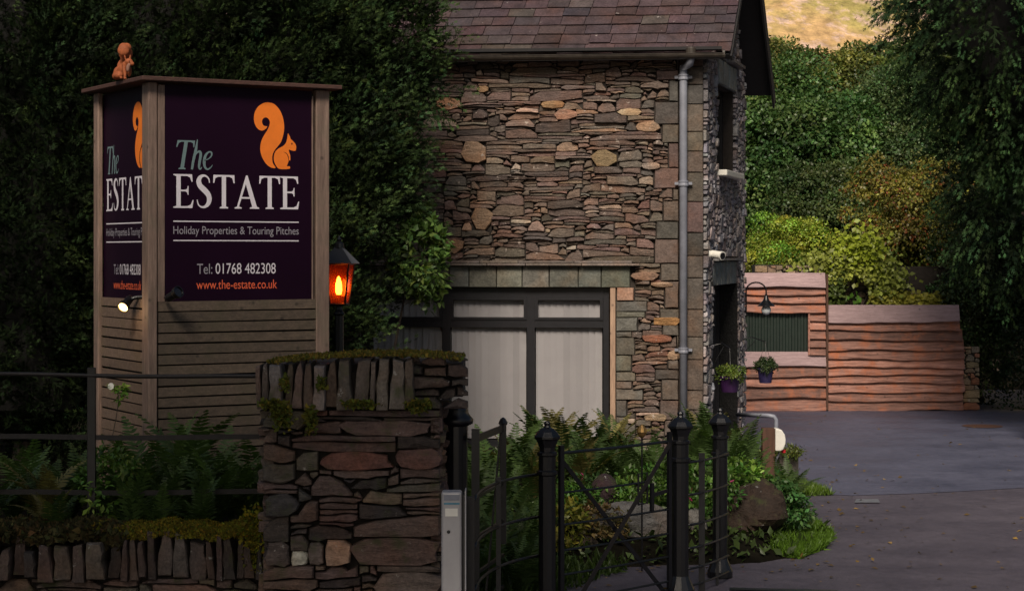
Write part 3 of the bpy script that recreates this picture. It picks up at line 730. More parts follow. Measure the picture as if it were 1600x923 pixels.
# door in the gable
dm = MB(); gbox(dm, GD[0], GD[0]+.08, 0, GD[3], -.3, -.2); gbox(dm, GD[2]-.08, GD[2], 0, GD[3], -.3, -.2); gbox(dm, GD[0]+.081, GD[2]-.081, GD[3]-.08, GD[3], -.3, -.2); gbox(dm, 1.75, 1.83, 0, GD[3]-.081, -.3, -.201)
do = dm.build('door', M['black_frame'], house)
m = MB(); gbox(m, GD[0]+.08, 1.75, .02, GD[3]-.08, -.26, -.25); m.build('pane', M['dark_glass'], do)
m = MB(); gbox(m, 1.83, GD[2]-.08, .02, GD[3]-.08, -.27, -.24); m.build('door_leaf', M['dark_board'], do)
m = MB(); gbox(m, 1.88, 1.91, .95, 1.25, -.24, -.19); m.build('handle', M['galv'], do)
m = MB(); gbox(m, GD[2]-.005, GD[2]+.07, 0, GD[3]-.002, -.2, .05); m.build('door_jamb', M['slate'], do); m = MB()
# roof: boarding, slates, gutter, barge board
OV = .38; EO = .28; pit = R(45)
eave0 = HC-GX*EO+UZ*(EAVE+.09-EO*math.tan(pit)+.18)
def roofpt(s, r): return eave0+FX*s+(GX*math.cos(pit)+UZ*math.sin(pit))*r
SL = (DG/2+EO)/math.cos(pit)
rd = MB(); up_n = (UZ*math.cos(pit)-GX*math.sin(pit)).normalized()
rx = FX
c4 = [roofpt(-OV, 0), roofpt(WF+.2, 0), roofpt(WF+.2, SL), roofpt(-OV, SL)]
rd.add([p-up_n*.02 for p in c4]+[p-up_n*.10 for p in c4], [(0, 3, 2, 1), (4, 5, 6, 7), (0, 1, 5, 4), (1, 2, 6, 5), (2, 3, 7, 6), (3, 0, 4, 7)])
ridge0 = roofpt(-OV, SL); gg = (GX*math.cos(pit)-UZ*math.sin(pit)); SB = (DG/2+.42)/math.cos(pit)
b4 = [ridge0, roofpt(WF+.2, SL), roofpt(WF+.2, SL)+gg*SB, ridge0+gg*SB]; un2 = (UZ*math.cos(pit)+GX*math.sin(pit)).normalized()
rd.add([p-un2*.015 for p in b4]+[p-un2*.10 for p in b4], [(0, 3, 2, 1), (4, 5, 6, 7), (0, 1, 5, 4), (1, 2, 6, 5), (2, 3, 7, 6), (3, 0, 4, 7)])
roof = rd.build('roof', M['dark_board'], house)
bb = MB()
bb.bar(roofpt(-OV-.03, SL-.02)-UZ*.16, roofpt(-OV-.03, SL-.02)+gg*(SB+.02)-UZ*.16, .03, .22); bb.build('barge_board', M['dark_board'], roof)
bb = MB(); bb.bar(roofpt(-OV-.02, -.02)-up_n*.07, roofpt(-OV-.02, SL)-up_n*.07, .025, .08); bb.build('barge_board', M['dark_board'], roof)
ROOF_PAL = [(3, (.060, .041, .045)), (2, (.068, .046, .050)), (1.5, (.053, .040, .045)), (.8, (.065, .052, .050))]
row = 0; r_ = 0.0; roofrest = MB(); expo = [.205, .2, .195, .19, .185, .18, .18, .17, .17, .17, .16, .16, .16, .16, .16]
while r_ < SL-.05 and row < len(expo):
    ex = expo[row]; x = -OV-.02+(.0 if row % 2 else -.17)+rg.uniform(-.03, .03)
    while x < WF:
        w = rg.uniform(.27, .40); xa, xb = max(x, -OV-.02), x+w; x += w
        if xb-xa < .06: continue
        L = ex+.06; lift = .012+rg.uniform(0, .012); sk = rg.uniform(-.006, .006); bz = rg.uniform(-.008, .008)
        q = [roofpt(xa+.004, r_+bz+sk), roofpt(xb-.004, r_+bz-sk), roofpt(xb-.004, r_+L), roofpt(xa+.004, r_+L)]
        lo = [up_n*(lift+.012), up_n*(lift+.012+rg.uniform(-.003, .004)), up_n*.004, up_n*.004]
        V = [p+l for p, l in zip(q, lo)]+[p+l-up_n*.011 for p, l in zip(q, lo)]; Fc = [(0, 1, 2, 3)[::-1], (4, 5, 6, 7), (0, 4, 5, 1)[::-1], (1, 5, 6, 2)[::-1], (3, 7, 4, 0)[::-1]]
        c = pick_col(ROOF_PAL, rg)
        if row < 7 and xb < fs(660): mk('roof_slate', V, Fc, M['roof_slate'], roof, np.tile(c, (8, 1)))
        else: roofrest.add(V, Fc, c)
    r_ += ex; row += 1
o = roofrest.build('upper_slates', M['roof_slate'], roof); o['kind'] = 'stuff'
gt = MB(); ga = eave0-GX*.07-UZ*.015
prof = []
for k in range(9): a = math.pi+math.pi*k/8; prof.append((math.cos(a)*.062, math.sin(a)*.062))
V = []; Fc = []
for s in (-.33, WF+.1):
    for (a, b) in prof+[(p[0]*.9, p[1]*.9) for p in prof[::-1]]: V.append(ga+FX*s-GX*(-a)+UZ*b)
n = len(prof)*2
for k in range(n): Fc.append((k, (k+1) % n, n+(k+1) % n, n+k))
Fc += [tuple(range(n)), tuple(range(2*n-1, n-1, -1))]
gt.add(V, Fc); go = gt.build('gutter', M['gutter'], house)
gt = MB(); gt.tube([ga+FX*-.335-UZ*.005+UZ*.0, ga+FX*-.305-UZ*.005], .064, 12); gt.build('stop_end', M['gutter'], go)
gt = MB(); gt.tube([ga-GX*.058+FX*-.33, ga-GX*.058+FX*(WF+.1)], .008, 6); gt.build('gutter_bead', M['gutter'], go)
fasc = MB(); fasc.box(HC+FX*(WF/2-.12)+FN*.16+UZ*(EAVE+.055), FX*(WF/2+.12), FN*.16, UZ*.02); fasc.box(HC+FX*(WF/2-.12)+FN*.20+UZ*(EAVE+.04-.07), FX*(WF/2+.1), FN*.012, UZ*.05); fasc.build('soffit', M['dark_board'], house)
# downpipe
s = fs(1068); pb = HC+FX*s+FN*.13; top = HC+FX*fs(1080)+FN*.30+UZ*(EAVE+.02)
dp = MB(); zt = fz(1068, 122)
dp.tube([top+UZ*.03, top-UZ*.1, top-UZ*.16+(pb-top)*.15*Vector((1, 1, 0)), Vector((pb.x, pb.y, zt+.12)), Vector((pb.x, pb.y, zt)), Vector((pb.x, pb.y, 0))], .052, 12)
dpo = dp.build('downpipe', M['pipe'], house, smooth=True)
for v in (122, 287, 546):
    z = fz(1068, v); m = MB(); m.lathe((pb.x, pb.y, z-.035), [(.066, 0), (.066, .02), (.061, .03), (.061, .045), (.066, .05), (.066, .07)], 14); m.box(Vector((pb.x, pb.y, z))-FN*.04, FX*.115, FN*.012, UZ*.018); m.build('pipe_bracket', M['pipe'], dpo)
m = MB(); m.lathe(top-UZ*.09, [(.068, 0), (.068, .12), (.055, .14)], 14); m.build('gutter_outlet', M['gutter'], dpo)
# camera on the corner
p = HC+GX*.16+UZ*2.82+GN*.03
cc = thing('security_camera', p, 'small white bullet security camera on the house corner above the door', 'camera')
m = MB(); m.lathe(p, [(.055, 0), (.055, .03), (.03, .05), (.03, .08)], 14, GN); m.build('mount', M['white_plastic'], cc)
m = MB(); hd = p+GN*.1; dr = (GN*.75-GX*.55-UZ*.12).normalized(); m.lathe(hd-dr*.06, [(.05, 0), (.052, .02), (.052, .17), (.058, .175), (.058, .20)], 16, dr); m.build('housing', M['white_plastic'], cc)
m = MB(); m.lathe(hd+dr*.142, [(.046, 0), (.046, .004)], 16, dr); m.build('lens', M['dark_glass'], cc)
# swan-neck lamp on the far corner of the gable
p = HC+GX*(DG-.12)+GN*.06; p = Vector((p.x, p.y, ZV(488, p.y)))
lm = thing('wall_lamp', p, 'black swan neck wall lamp with bare bulb on the gable corner', 'lamp')
zt = ZV(441, p.y); out = .30
arc = [p+UZ*.0, p+UZ*(zt-p.z-.13)]+[p+GN*(out/2-out/2*math.cos(a))+UZ*(zt-p.z-.13+.13*math.sin(a)) for a in np.linspace(.2, math.pi, 10)]
arc.append(arc[-1]-UZ*.05)
m = MB(); m.tube(arc, .012, 8); m.box(p+UZ*.05-GN*.045, GX*.03, GN*.01, UZ*.12); m.build('bracket', M['black_iron'], lm, smooth=False)
e = arc[-1]; m = MB(); m.lathe(e, [(.02, 0), (.03, -.03), (.045, -.08), (.06, -.10), (.13, -.17), (.135, -.175), (.12, -.172), (.05, -.1)], 20); m.build('lamp_shade', M['black_iron'], lm, smooth=True)
m = MB(); m.lathe(e-UZ*.16, [(.03, 0), (.055, -.02), (.075, -.06), (.07, -.10), (.04, -.135), (.005, -.145)], 16); m.build('bulb', M['clear_glass'], lm, smooth=True)
# ------------------------------------------------------------------ hanging pots by the door
def pot(u, v0, v1, Y, rpx, mat, label, leafcol, seed, spread):
    sc = F/Y; c = P(u, v1, Y); h = (v1-v0)/sc; r = rpx/sc
    t = thing('hanging_pot', c, label, 'flower pot')
    m = MB(); m.lathe(c, [(r*.72, 0), (r*.74, .01), (r*.95, h*.86), (r*1.05, h*.87), (r*1.06, h), (r*.95, h), (r*.9, h*.85)], 24); m.build('pot', mat, t, smooth=False)
    m = MB(); m.lathe(c+UZ*h*.86, [(r*.9, 0), (r*.5, .015)], 16); m.build('compost', M['soil'], t)
    V, Fc, C = broad_crown(c+UZ*(h+.03), (r*1.05*spread, r*1.05*spread, .10), 90, 26, seed, leafcol, .035, .06, .2, zmin=c.z+h-.06); mk('foliage', V, Fc, M['leaf'], t, C)
    wp_ = None; tt = (Y-HC.y)/GX.y; w0 = HC+GX*tt; w0 = Vector((w0.x, w0.y, c.z+h+.42)); k = Vector((c.x, c.y, c.z+h+.38))
    m = MB(); m.tube([w0-UZ*.25, w0, w0+(k-w0)*.5+UZ*.05, k], .008, 6); m.tube([w0-UZ*.25, w0+(k-w0)*.6+UZ*.0], .006, 6); m.build('bracket', M['black_iron'], t)
    m = MB()
    for a in range(3):
        m.tube([k, c+Vector((math.cos(a*2.1+.5)*r, math.sin(a*2.1+.5)*r, h))], .003, 4)
    m.build('chain', M['black_iron'], t)
pot(1140, 587, 612, 26.2, 17, M['purple_pot'], 'larger purple hanging pot of bright green plants beside the door', (.11, .16, .03), 41, 1.1)
pot(1196, 574, 598, 28.55, 13, M['navy_pot'], 'smaller dark blue hanging pot in front of the wooden shed', (.05, .075, .03), 42, 1.1)

# ------------------------------------------------------------------ the sign
K = Vector((XU(232, 17), 17, 0)); ER = Vector((.8575, .5145, 0)); EL = Vector((-.5145, .8575, 0))      # corner, along right face, along left face
NR = Vector((.5145, -.8575, 0)); NL = Vector((-.8575, -.5145, 0))
def face_s(u, O, e): k = (u-800)/F; return (k*O.y-O.x)/(e.x-k*e.y)
def face_z(u, v, O, e): s = face_s(u, O, e); return ZV(v, O.y+e.y*s)
LR = face_s(515, K, ER); LL = face_s(146, K, EL)
SG = 0.0; TOP = ZV(128, 17)
sign = thing('estate_sign', K, 'tall timber sign tower with purple panels, orange squirrel emblem and slatted base', 'sign')
def pbox(m, s0, s1, z0, z1, d0, d1, O=K, e=ER, n=NR): m.box(O+e*(s0+s1)/2+n*(d0+d1)/2+UZ*(z0+z1)/2, e*(s1-s0)/2, n*abs(d1-d0)/2, UZ*(z1-z0)/2)
PZ1 = ZV(133, 17.2); PZ0 = ZV(470, 17.3)
def post(s, l, wr=.13, wl=.13, z0=SG, z1=TOP):
    m = MB(); m.box(K+ER*(s+wr/2)+EL*(l+wl/2)+UZ*(z0+z1)/2, ER*wr/2, EL*wl/2, UZ*(z1-z0)/2); return bevel(m.build('post', M['post_wood'], sign), .008)
post(0, 0, face_s(246, K, ER), .17)
post(LR-.135, 0, .135, .09); post(0, LL-.13, .05, .13); post(LR-.13, LL-.13)
w0 = face_s(247.5, K, ER); m = MB(); pbox(m, w0, face_s(258, K, ER), PZ0, TOP-.02, -.06, -.012); m.build('batten', M['post_wood'], sign)
w1 = face_s(490, K, ER); m = MB(); pbox(m, w1-.012, w1, PZ0, TOP-.06, -.04, -.008); m.build('batten', M['post_wood'], sign)
# slats
def slats(O, e, n, s0, s1, dep, ztop):
    z = ztop; k = 0
    while z > .12:
        h = .081+rnd.uniform(-.006, .005); m = MB()
        a = z; sag = rnd.uniform(-.006, .006)
        V = []
        for d in (dep, dep-.02):
            for s, zz in ((s0, a-h), (s1, a-h+sag), (s1, a+sag), (s0, a)): V.append(O+e*s+n*d+UZ*zz)
        m.add(V, [(0, 1, 2, 3), (7, 6, 5, 4), (0, 4, 5, 1), (1, 5, 6, 2), (2, 6, 7, 3), (3, 7, 4, 0)])
        o = m.build('slat', M['slat_wood'], sign); o.data.materials[0] = SLM[0 if e is ER else 1]; z -= .0955; k += 1
def wood_dir(name, a, b, e, stain):         # grain runs along the face
    m = wood_mat(name, a, b, 'x', stain=stain, rnd_amt=.25)
    for nd in m.node_tree.nodes:
        if nd.type == 'MAPPING' and abs(nd.inputs['Scale'].default_value[1]-14) < .1: nd.inputs['Rotation'].default_value = (0, 0, -math.atan2(e.y, e.x))
    return m
SLM = [wood_dir('slat_right_shaded', (.068, .050, .036), (.130, .094, .066), ER, (.075, .062, .036)), wood_dir('slat_left_lit', (.13, .086, .062), (.23, .155, .11), EL, (.16, .11, .065))]  # left slats lighter, right darker: how light falls is put into the colours
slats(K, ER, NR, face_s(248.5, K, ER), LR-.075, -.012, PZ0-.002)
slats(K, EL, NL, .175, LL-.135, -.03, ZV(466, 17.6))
m = MB(); pbox(m, LR-.07, LR, SG, PZ0-.02, -.1, .002); 
inner = MB(); inner.box(K+ER*LR/2+EL*LL/2+UZ*1.3, ER*(LR/2-.10), EL*(LL/2-.12), UZ*1.2); inner.build('inner_lining', M['dark_board'], sign)
# roof board
rb = MB(); c = K+ER*LR/2+EL*LL/2+UZ*(TOP+.025); rb.box(c, ER*(LR/2+.09), EL*(LL/2+.09), UZ*.02); ro = rb.build('sign_roof', M['roof_board'], sign); bevel(ro, .006)
# panels and print
PAN0, PAN1 = face_s(257, K, ER), face_s(489, K, ER); PW = PAN1-PAN0; PH = PZ1-PZ0
def panel_frame(right):
    if right: return K+ER*PAN0+NR*-.02+UZ*PZ0, ER, NR
    O = K+ER*.06+EL*(LL-.115); return O+UZ*(PZ0-.01), -EL, NL
def lx(u): return (face_s(u, K, ER)-PAN0)   # photo pixel on the right face -> panel metres
def lz(u, v): return face_z(u, v, K+NR*-.02, ER)-PZ0
def rect(u0, v0, u1, v1): um = (u0+u1)/2; return lx(u0), lz(um, v1), lx(u1), lz(um, v0)
def fill_loops(loops):
    cu = bpy.data.curves.new('t', 'CURVE'); cu.dimensions = '2D'; cu.fill_mode = 'BOTH'
    for lp in loops:
        s = cu.splines.new('POLY'); s.points.add(len(lp)-1); s.use_cyclic_u = True
        for q, (x, y) in zip(s.points, lp): q.co = (x, y, 0, 1)
    ob = bpy.data.objects.new('t', cu); col.objects.link(ob); bpy.context.view_layer.update()
    me = bpy.data.meshes.new_from_object(ob.evaluated_get(bpy.context.evaluated_depsgraph_get()))
    V = [(v.co.x, v.co.y) for v in me.vertices]; Fc = [tuple(p.vertices) for p in me.polygons]
    bpy.data.objects.remove(ob); bpy.data.curves.remove(cu); bpy.data.meshes.remove(me); return V, Fc
def text_geo(body, r):
    cu = bpy.data.curves.new('t', 'FONT'); cu.body = body; cu.size = 1
    ob = bpy.data.objects.new('t', cu); col.objects.link(ob); bpy.context.view_layer.update()
    me = bpy.data.meshes.new_from_object(ob.evaluated_get(bpy.context.evaluated_depsgraph_get()))
    V = np.array([(v.co.x, v.co.y) for v in me.vertices]); Fc = [tuple(p.vertices) for p in me.polygons]
    bpy.data.objects.remove(ob); bpy.data.curves.remove(cu); bpy.data.meshes.remove(me)
    lo, hi = V.min(0), V.max(0); V = (V-lo)/(hi-lo); V[:, 0] = r[0]+V[:, 0]*(r[2]-r[0]); V[:, 1] = r[1]+V[:, 1]*(r[3]-r[1])
    return [tuple(v) for v in V], Fc
def smooth_loop(pts, k=5):
    out = []; n = len(pts)
    for i in range(n):
        p0, p1, p2, p3 = [np.array(pts[(i+j-1) % n], float) for j in range(4)]
        for t in np.linspace(0, 1, k, endpoint=False):
            out.append(tuple(.5*((2*p1)+(-p0+p2)*t+(2*p0-5*p1+4*p2-p3)*t*t+(-p0+3*p1-3*p2+p3)*t**3)))
    return out
def stroke(pts, k=6):                       # (x,y,width) centre line -> outline
    q = [np.array(p, float) for p in pts]; q = [2*q[0]-q[1]]+q+[2*q[-1]-q[-2]]; L = []
    for i in range(1, len(q)-2):
        p0, p1, p2, p3 = q[i-1:i+3]
        for t in np.linspace(0, 1, k, endpoint=(i == len(q)-3)): L.append(.5*((2*p1)+(-p0+p2)*t+(2*p0-5*p1+4*p2-p3)*t*t+(-p0+3*p1-3*p2+p3)*t**3))
    a, b = [], []
    for i, p in enumerate(L):
        t = L[min(i+1, len(L)-1)][:2]-L[max(i-1, 0)][:2]; t = t/(np.linalg.norm(t)+1e-9); n_ = np.array([-t[1], t[0]])
        a.append(tuple(p[:2]+n_*p[2]/2)); b.append(tuple(p[:2]-n_*p[2]/2))
    return a+b[::-1]
GE = [[(0, 0), (0, .035), (.09, .06), (.09, .94), (0, .965), (0, 1), (.56, 1), (.575, .78), (.545, .78), (.50, .90), (.42, .945), (.22, .945), (.22, .54), (.36, .54), (.41, .57), (.43, .65), (.455, .65), (.455, .39), (.43, .39), (.41, .46), (.36, .49), (.22, .49), (.22, .055), (.42, .055), (.52, .10), (.575, .24), (.605, .24), (.57, 0)]]
GT = [[(.2, 0), (.2, .035), (.265, .06), (.265, .945), (.16, .945), (.07, .90), (.035, .76), (0, .76), (.01, 1), (.65, 1), (.66, .76), (.625, .76), (.59, .90), (.50, .945), (.395, .945), (.395, .06), (.46, .035), (.46, 0)]]
GA = [[(0, 0), (0, .035), (.07, .06), (.35, 1.0), (.40, 1.0), (.69, .06), (.76, .035), (.76, 0), (.47, 0), (.47, .035), (.545, .06), (.475, .30), (.21, .30), (.135, .06), (.215, .035), (.215, 0)], [(.225, .35), (.46, .35), (.345, .74)]]
GS = [stroke([(.425, .76, .025), (.40, .88, .04), (.30, .965, .055), (.17, .94, .10), (.10, .82, .14), (.14, .67, .155), (.27, .54, .17), (.385, .41, .155), (.42, .25, .14), (.36, .10, .11), (.23, .03, .06), (.10, .09, .04), (.05, .25, .025)])]
def word():
    loops = []; x = 0
    for g, w in ((GE, .61), (GS, .50), (GT, .66), (GA, .76), (GT, .66), (GE, .61)):
        for lp in g: loops.append([(x+a, b) for a, b in lp])
        x += w+(.05 if g in (GE,) else .035 if g is GS else -.0)
    return loops, x-.05
def fit(loops, bb, r, shear=0):
    return [[(r[0]+(a+b*shear-bb[0])/(bb[2]-bb[0])*(r[2]-r[0]), r[1]+(b-bb[1])/(bb[3]-bb[1])*(r[3]-r[1])) for a, b in lp] for lp in loops]
wl, ww = word(); EST = fit(wl, (0, 0, ww, 1), rect(272, 274, 469, 326))
THE = [fit(l, (0, 0, 1.42, 1.04), rect(272, 218, 334, 265)) for l in (
    [[(a*.98+b*.16-.02, b) for a, b in GT[0]]], [stroke([(.86, 1.04, .03), (.80, .68, .095), (.71, .30, .09), (.66, .0, .08)]), ], [stroke([(.715, .36, .03), (.82, .56, .05), (.93, .63, .08), (.975, .52, .095), (.93, .25, .09), (.915, .08, .075), (.96, .02, .05), (1.02, .09, .02)])],
    [stroke([(1.10, .32, .02), (1.25, .38, .035), (1.36, .49, .05), (1.36, .60, .06), (1.27, .62, .05), (1.15, .50, .085), (1.10, .28, .10), (1.13, .09, .08), (1.22, .02, .06), (1.33, .08, .04), (1.40, .17, .02)])])]
TAIL = [(380, 815), (330, 808), (285, 770), (250, 710), (233, 640), (240, 570), (265, 510), (300, 455), (320, 410), (325, 375), (312, 345), (285, 330), (258, 345), (250, 375), (262, 405), (285, 415), (300, 418), (285, 440), (250, 457), (210, 440), (180, 390), (172, 330), (185, 270), (220, 220), (270, 192), (320, 188), (370, 205), (420, 260), (450, 330), (463, 410), (458, 480), (435, 560), (400, 610), (365, 655), (348, 710), (355, 770)]
BODY = [(364, 705), (378, 660), (410, 628), (455, 603), (480, 572), (492, 530), (500, 485), (518, 515), (528, 540), (560, 570), (578, 605), (575, 643), (560, 652), (525, 645), (509, 641), (512, 668), (522, 700), (520, 745), (508, 737), (503, 760), (490, 797), (515, 800), (520, 815), (505, 825), (420, 825), (390, 800), (368, 755)]
def zpx(p): return lx(370+p[0]/6.15), lz(370+p[0]/6.15, 130+p[1]/6.15)
TAILp = [zpx(p) for p in smooth_loop(TAIL)]; BODYp = [zpx(p) for p in smooth_loop(BODY, 4)]
EYEp = [zpx((537+6*math.cos(a), 583+10*math.sin(a))) for a in np.linspace(0, 6.28, 12, endpoint=False)]
ARMp = [zpx(q) for q in stroke([(458, 662, 2), (488, 680, 6), (503, 712, 7), (505, 740, 3)])]
prints = [('emblem_tail', fill_loops([TAILp]), 'pr_orange', .0020), ('emblem_squirrel', fill_loops([BODYp]), 'pr_orange', .0020), ('emblem_eye', fill_loops([EYEp]), 'panel', .0028), ('emblem_arm', fill_loops([ARMp]), 'panel', .0028), ('lettering', fill_loops(EST), 'pr_white', .002)]
for k, l in enumerate(THE): prints.append(('lettering', fill_loops(l), 'pr_teal', .0020+.0006*k))
for v in (346.5, 376): a = rect(272, v-.9, 468, v+.9); prints.append(('rule_line', ([(a[0], a[1]), (a[2], a[1]), (a[2], a[3]), (a[0], a[3])], [(0, 1, 2, 3)]), 'pr_white', .002))
prints += [('lettering', text_geo('Holiday Properties & Touring Pitches', rect(272, 354, 468, 370)), 'pr_grey', .002), ('lettering', text_geo('Tel:', rect(309, 412, 333, 428)), 'pr_grey', .002), ('lettering', text_geo('01768 482308', rect(338, 411, 432, 427.5)), 'pr_white', .002), ('lettering', text_geo('www.the-estate.co.uk', rect(308, 437, 434, 451)), 'pr_red', .002)]
for right in (True, False):
    O, e, n = panel_frame(right); m = MB(); hh = PH if right else PH-.0
    W_ = PW if right else LL-.13; sx = W_/PW
    m.box(O+e*W_/2+UZ*hh/2-n*.006, e*(W_/2), n*.006, UZ*hh/2); po_ = m.build('panel', M['panel'], sign)
    for nm, (V2, F2), mt, off in prints:
        mk(nm, [O+e*x*sx+UZ*z+n*off for x, z in V2], F2, M[mt], po_)
# two small spotlights on the sign
def spot(loc, d, label, lit):
    d = Vector(d).normalized(); t = thing('spotlight', loc, label, 'spotlight'); loc = Vector(loc)
    m = MB(); m.lathe(loc-d*.10, [(.028, 0), (.036, .02), (.038, .11), (.052, .13), (.054, .17), (.046, .17), (.044, .15)], 18, d); m.build('housing', M['black_iron'], t)
    m = MB(); m.lathe(loc+d*.054, [(.043, 0), (.043, .004)], 18, d); m.build('bulb', M['spot_bulb'] if lit else M['dark_glass'], t); return t
bl = P(197, 474, 17.25); spot(bl, (-.25, -.78, -.50), 'lit black spotlight below the left panel of the sign', True)
t = bpy.data.objects['spotlight']; m = MB(); q = K+EL*.02+NL*.0; m.tube([bl+Vector((.03, .05, .04)), bl+Vector((.09, .05, .055)), bl+Vector((.17, .04, .06))], .018, 8); m.build('arm', M['black_iron'], t)
br = P(272, 460, 16.95); s2 = spot(br, (.62, -.5, .35), 'unlit black spotlight at the foot of the large purple panel', False)
m = MB(); m.tube([br-Vector((.03, -.02, .03)), br+Vector((-.05, .03, -.03)), br+Vector((-.09, .10, -.03))], .02, 8); m.build('arm', M['black_iron'], s2)
ll = bpy.data.lights.new('spot_glow', 'POINT'); ll.energy = 1.6; ll.color = (1, .66, .34); ll.shadow_soft_size = .04
lo_ = bpy.data.objects.new('spot_glow', ll); link(lo_, t, bl+Vector((-.04, -.13, -.05)))
# carved squirrel on the roof
def blob(ells, voxel):
    V = []; Fc = []
    for (c, r, ax) in ells:
        b = len(V); q = Vector(ax).to_track_quat('Z', 'Y').to_matrix(); n1, n2 = 10, 14
        for i in range(n1+1):
            th = math.pi*i/n1
            for k in range(n2):
                ph = 2*math.pi*k/n2; p = Vector((math.sin(th)*math.cos(ph)*r[0], math.sin(th)*math.sin(ph)*r[1], math.cos(th)*r[2])); V.append(Vector(c)+q@p)
        for i in range(n1):
            for k in range(n2): k2 = (k+1) % n2; Fc.append((b+i*n2+k, b+(i+1)*n2+k, b+(i+1)*n2+k2, b+i*n2+k2))
    me = bpy.data.meshes.new('b'); me.from_pydata([tuple(v) for v in V], [], Fc); ob = bpy.data.objects.new('b', me); col.objects.link(ob)
    md = ob.modifiers.new('r', 'REMESH'); md.mode = 'VOXEL'; md.voxel_size = voxel; sm = ob.modifiers.new('s', 'SMOOTH'); sm.iterations = 3; sm.factor = .4
    bpy.context.view_layer.update(); m2 = bpy.data.meshes.new_from_object(ob.evaluated_get(bpy.context.evaluated_depsgraph_get()))
    out = ([v.co.copy() for v in m2.vertices], [tuple(p.vertices) for p in m2.polygons]); bpy.data.objects.remove(ob); bpy.data.meshes.remove(me); bpy.data.meshes.remove(m2); return out
sq0 = K+ER*.10+EL*.36+UZ*(TOP+.046)
sq = thing('squirrel_figure', sq0, 'red squirrel figure crouching on the roof of the sign', 'figurine')
def sp(u, v, y=0): p = P(u, v, sq0.y+y); return p
zb = sq0.z; b0 = P(193, 126, sq0.y); zoff = zb-b0.z
def SQ(u, v, y=0): p = P(u, v, sq0.y); return Vector((p.x, p.y+y, p.z+zoff))
ells = [(SQ(185, 114, .03), (.050, .055, .062), (.15, -.1, 1)), (SQ(192, 109, -.01), (.046, .048, .066), (.6, -.3, .8)), (SQ(198, 103, -.04), (.036, .036, .042), (.6, -.5, .5)),
        (SQ(203.5, 98.5, -.06), (.036, .034, .038), (.8, -.4, -.1)), (SQ(208.5, 101.5, -.08), (.020, .020, .026), (1, -.5, -.25)),
        (SQ(186, 119, -.03), (.036, .032, .050), (.9, -.4, .1)), (SQ(192, 124, -.06), (.013, .036, .012), (.0, 0, 1)), (SQ(180, 119, .03), (.034, .042, .036), (0, 0, 1)),
        (SQ(197, 113, -.07), (.018, .018, .052), (-.15, .05, 1)), (SQ(198, 121, -.08), (.014, .014, .036), (.1, 0, 1)), (SQ(203, 113, -.02), (.020, .020, .05), (.1, .05, 1)), (SQ(199, 125, -.09), (.014, .024, .010), (0, 0, 1)),
        (SQ(196.8, 91, -.04), (.011, .008, .026), (-.2, 0, 1)), (SQ(205, 91, -.05), (.009, .008, .026), (.12, 0, 1))]
V, Fc = blob(ells, .0062); mk('body', V, Fc, M['squirrel'], sq, smooth=True)
tail = [(SQ(183, 112, .07), (.034, .034, .05), (-.1, .4, .5)), (SQ(188, 102, .10), (.058, .036, .07), (.1, .2, 1)), (SQ(191, 92, .10), (.062, .036, .07), (.05, 0, 1)), (SQ(194, 83, .07), (.064, .042, .07), (.05, -.2, 1)), (SQ(192.5, 75, .02), (.046, .045, .045), (0, 0, 1)), (SQ(197, 75, .02), (.046, .045, .045), (0, 0, 1)), (SQ(194, 80, -.03), (.056, .03, .055), (0, 0, 1))]
V, Fc = blob(tail, .007); mk('tail', V, Fc, M['squirrel'], sq, smooth=True)
V, Fc = blob([(SQ(203, 108, -.085), (.018, .018, .04), (.1, 0, 1)), (SQ(205, 104, -.09), (.014, .014, .02), (0, 0, 1))], .006); mk('chest', V, Fc, M['squirrel_belly'], sq, smooth=True)
m = MB(); m.lathe(SQ(205.5, 98, -.105), [(.004, -.004), (.0055, 0), (.004, .004)], 8, (.5, -1, 0)); m.build('eye', M['dark_glass'], sq)

# ------------------------------------------------------------------ lantern on its post beside the sign
ly = 20.0; lc = Vector((XU(530, ly), ly, 0)); lb = ZV(475, ly); lt = ZV(412, ly)
lan = thing('lantern_post', lc, 'black four sided lantern glowing orange on a post behind the sign', 'street lamp')
m = MB(); m.lathe((lc.x, lc.y, 0), [(.09, 0), (.09, .25), (.05, .3), (.045, lb-.12), (.06, lb-.1), (.035, lb-.06), (.03, lb-.02), (.11, lb)], 14); m.build('post', M['black_iron'], lan)
rt = .185; rbm = .115; a0 = R(36)
def corner(r, z, k): a = a0+k*math.pi/2; return Vector((lc.x+math.cos(a)*r, lc.y+math.sin(a)*r, z))
m = MB()
for k in range(4): m.tube([corner(rbm, lb, k), corner(rt, lt, k)], .012, 6)
for k in range(4): m.tube([corner(rt, lt, k), corner(rt, lt, k+1)], .012, 6); m.tube([corner(rbm, lb, k), corner(rbm, lb, k+1)], .014, 6)
m.build('frame', M['black_iron'], lan)
for k in range(4):
    V = [corner(rbm*.97, lb+.008, k), corner(rbm*.97, lb+.008, k+1), corner(rt*.97, lt-.008, k+1), corner(rt*.97, lt-.008, k)]; mk('pane', V, [(0, 1, 2, 3)], M['glow_glass'], lan)
apex = ZV(386, ly)
for k in range(4):
    o_ = .065; V = [corner(rt+o_, lt+.004, k), corner(rt+o_, lt+.004, k+1), corner(.05, apex, k+1), corner(.05, apex, k)]; nn = (V[1]-V[0]).cross(V[3]-V[0]).normalized()*.008
    mk('roof_panel', V+[v-nn for v in V], [(0, 1, 2, 3), (7, 6, 5, 4), (0, 4, 5, 1), (2, 6, 7, 3), (1, 5, 6, 2), (0, 3, 7, 4)], M['galv'] if nn.x > .004 or nn.x < -.004 and k == 3 else M['black_iron'], lan)  # paler metal on the right-facing panel stands in for reflected sky
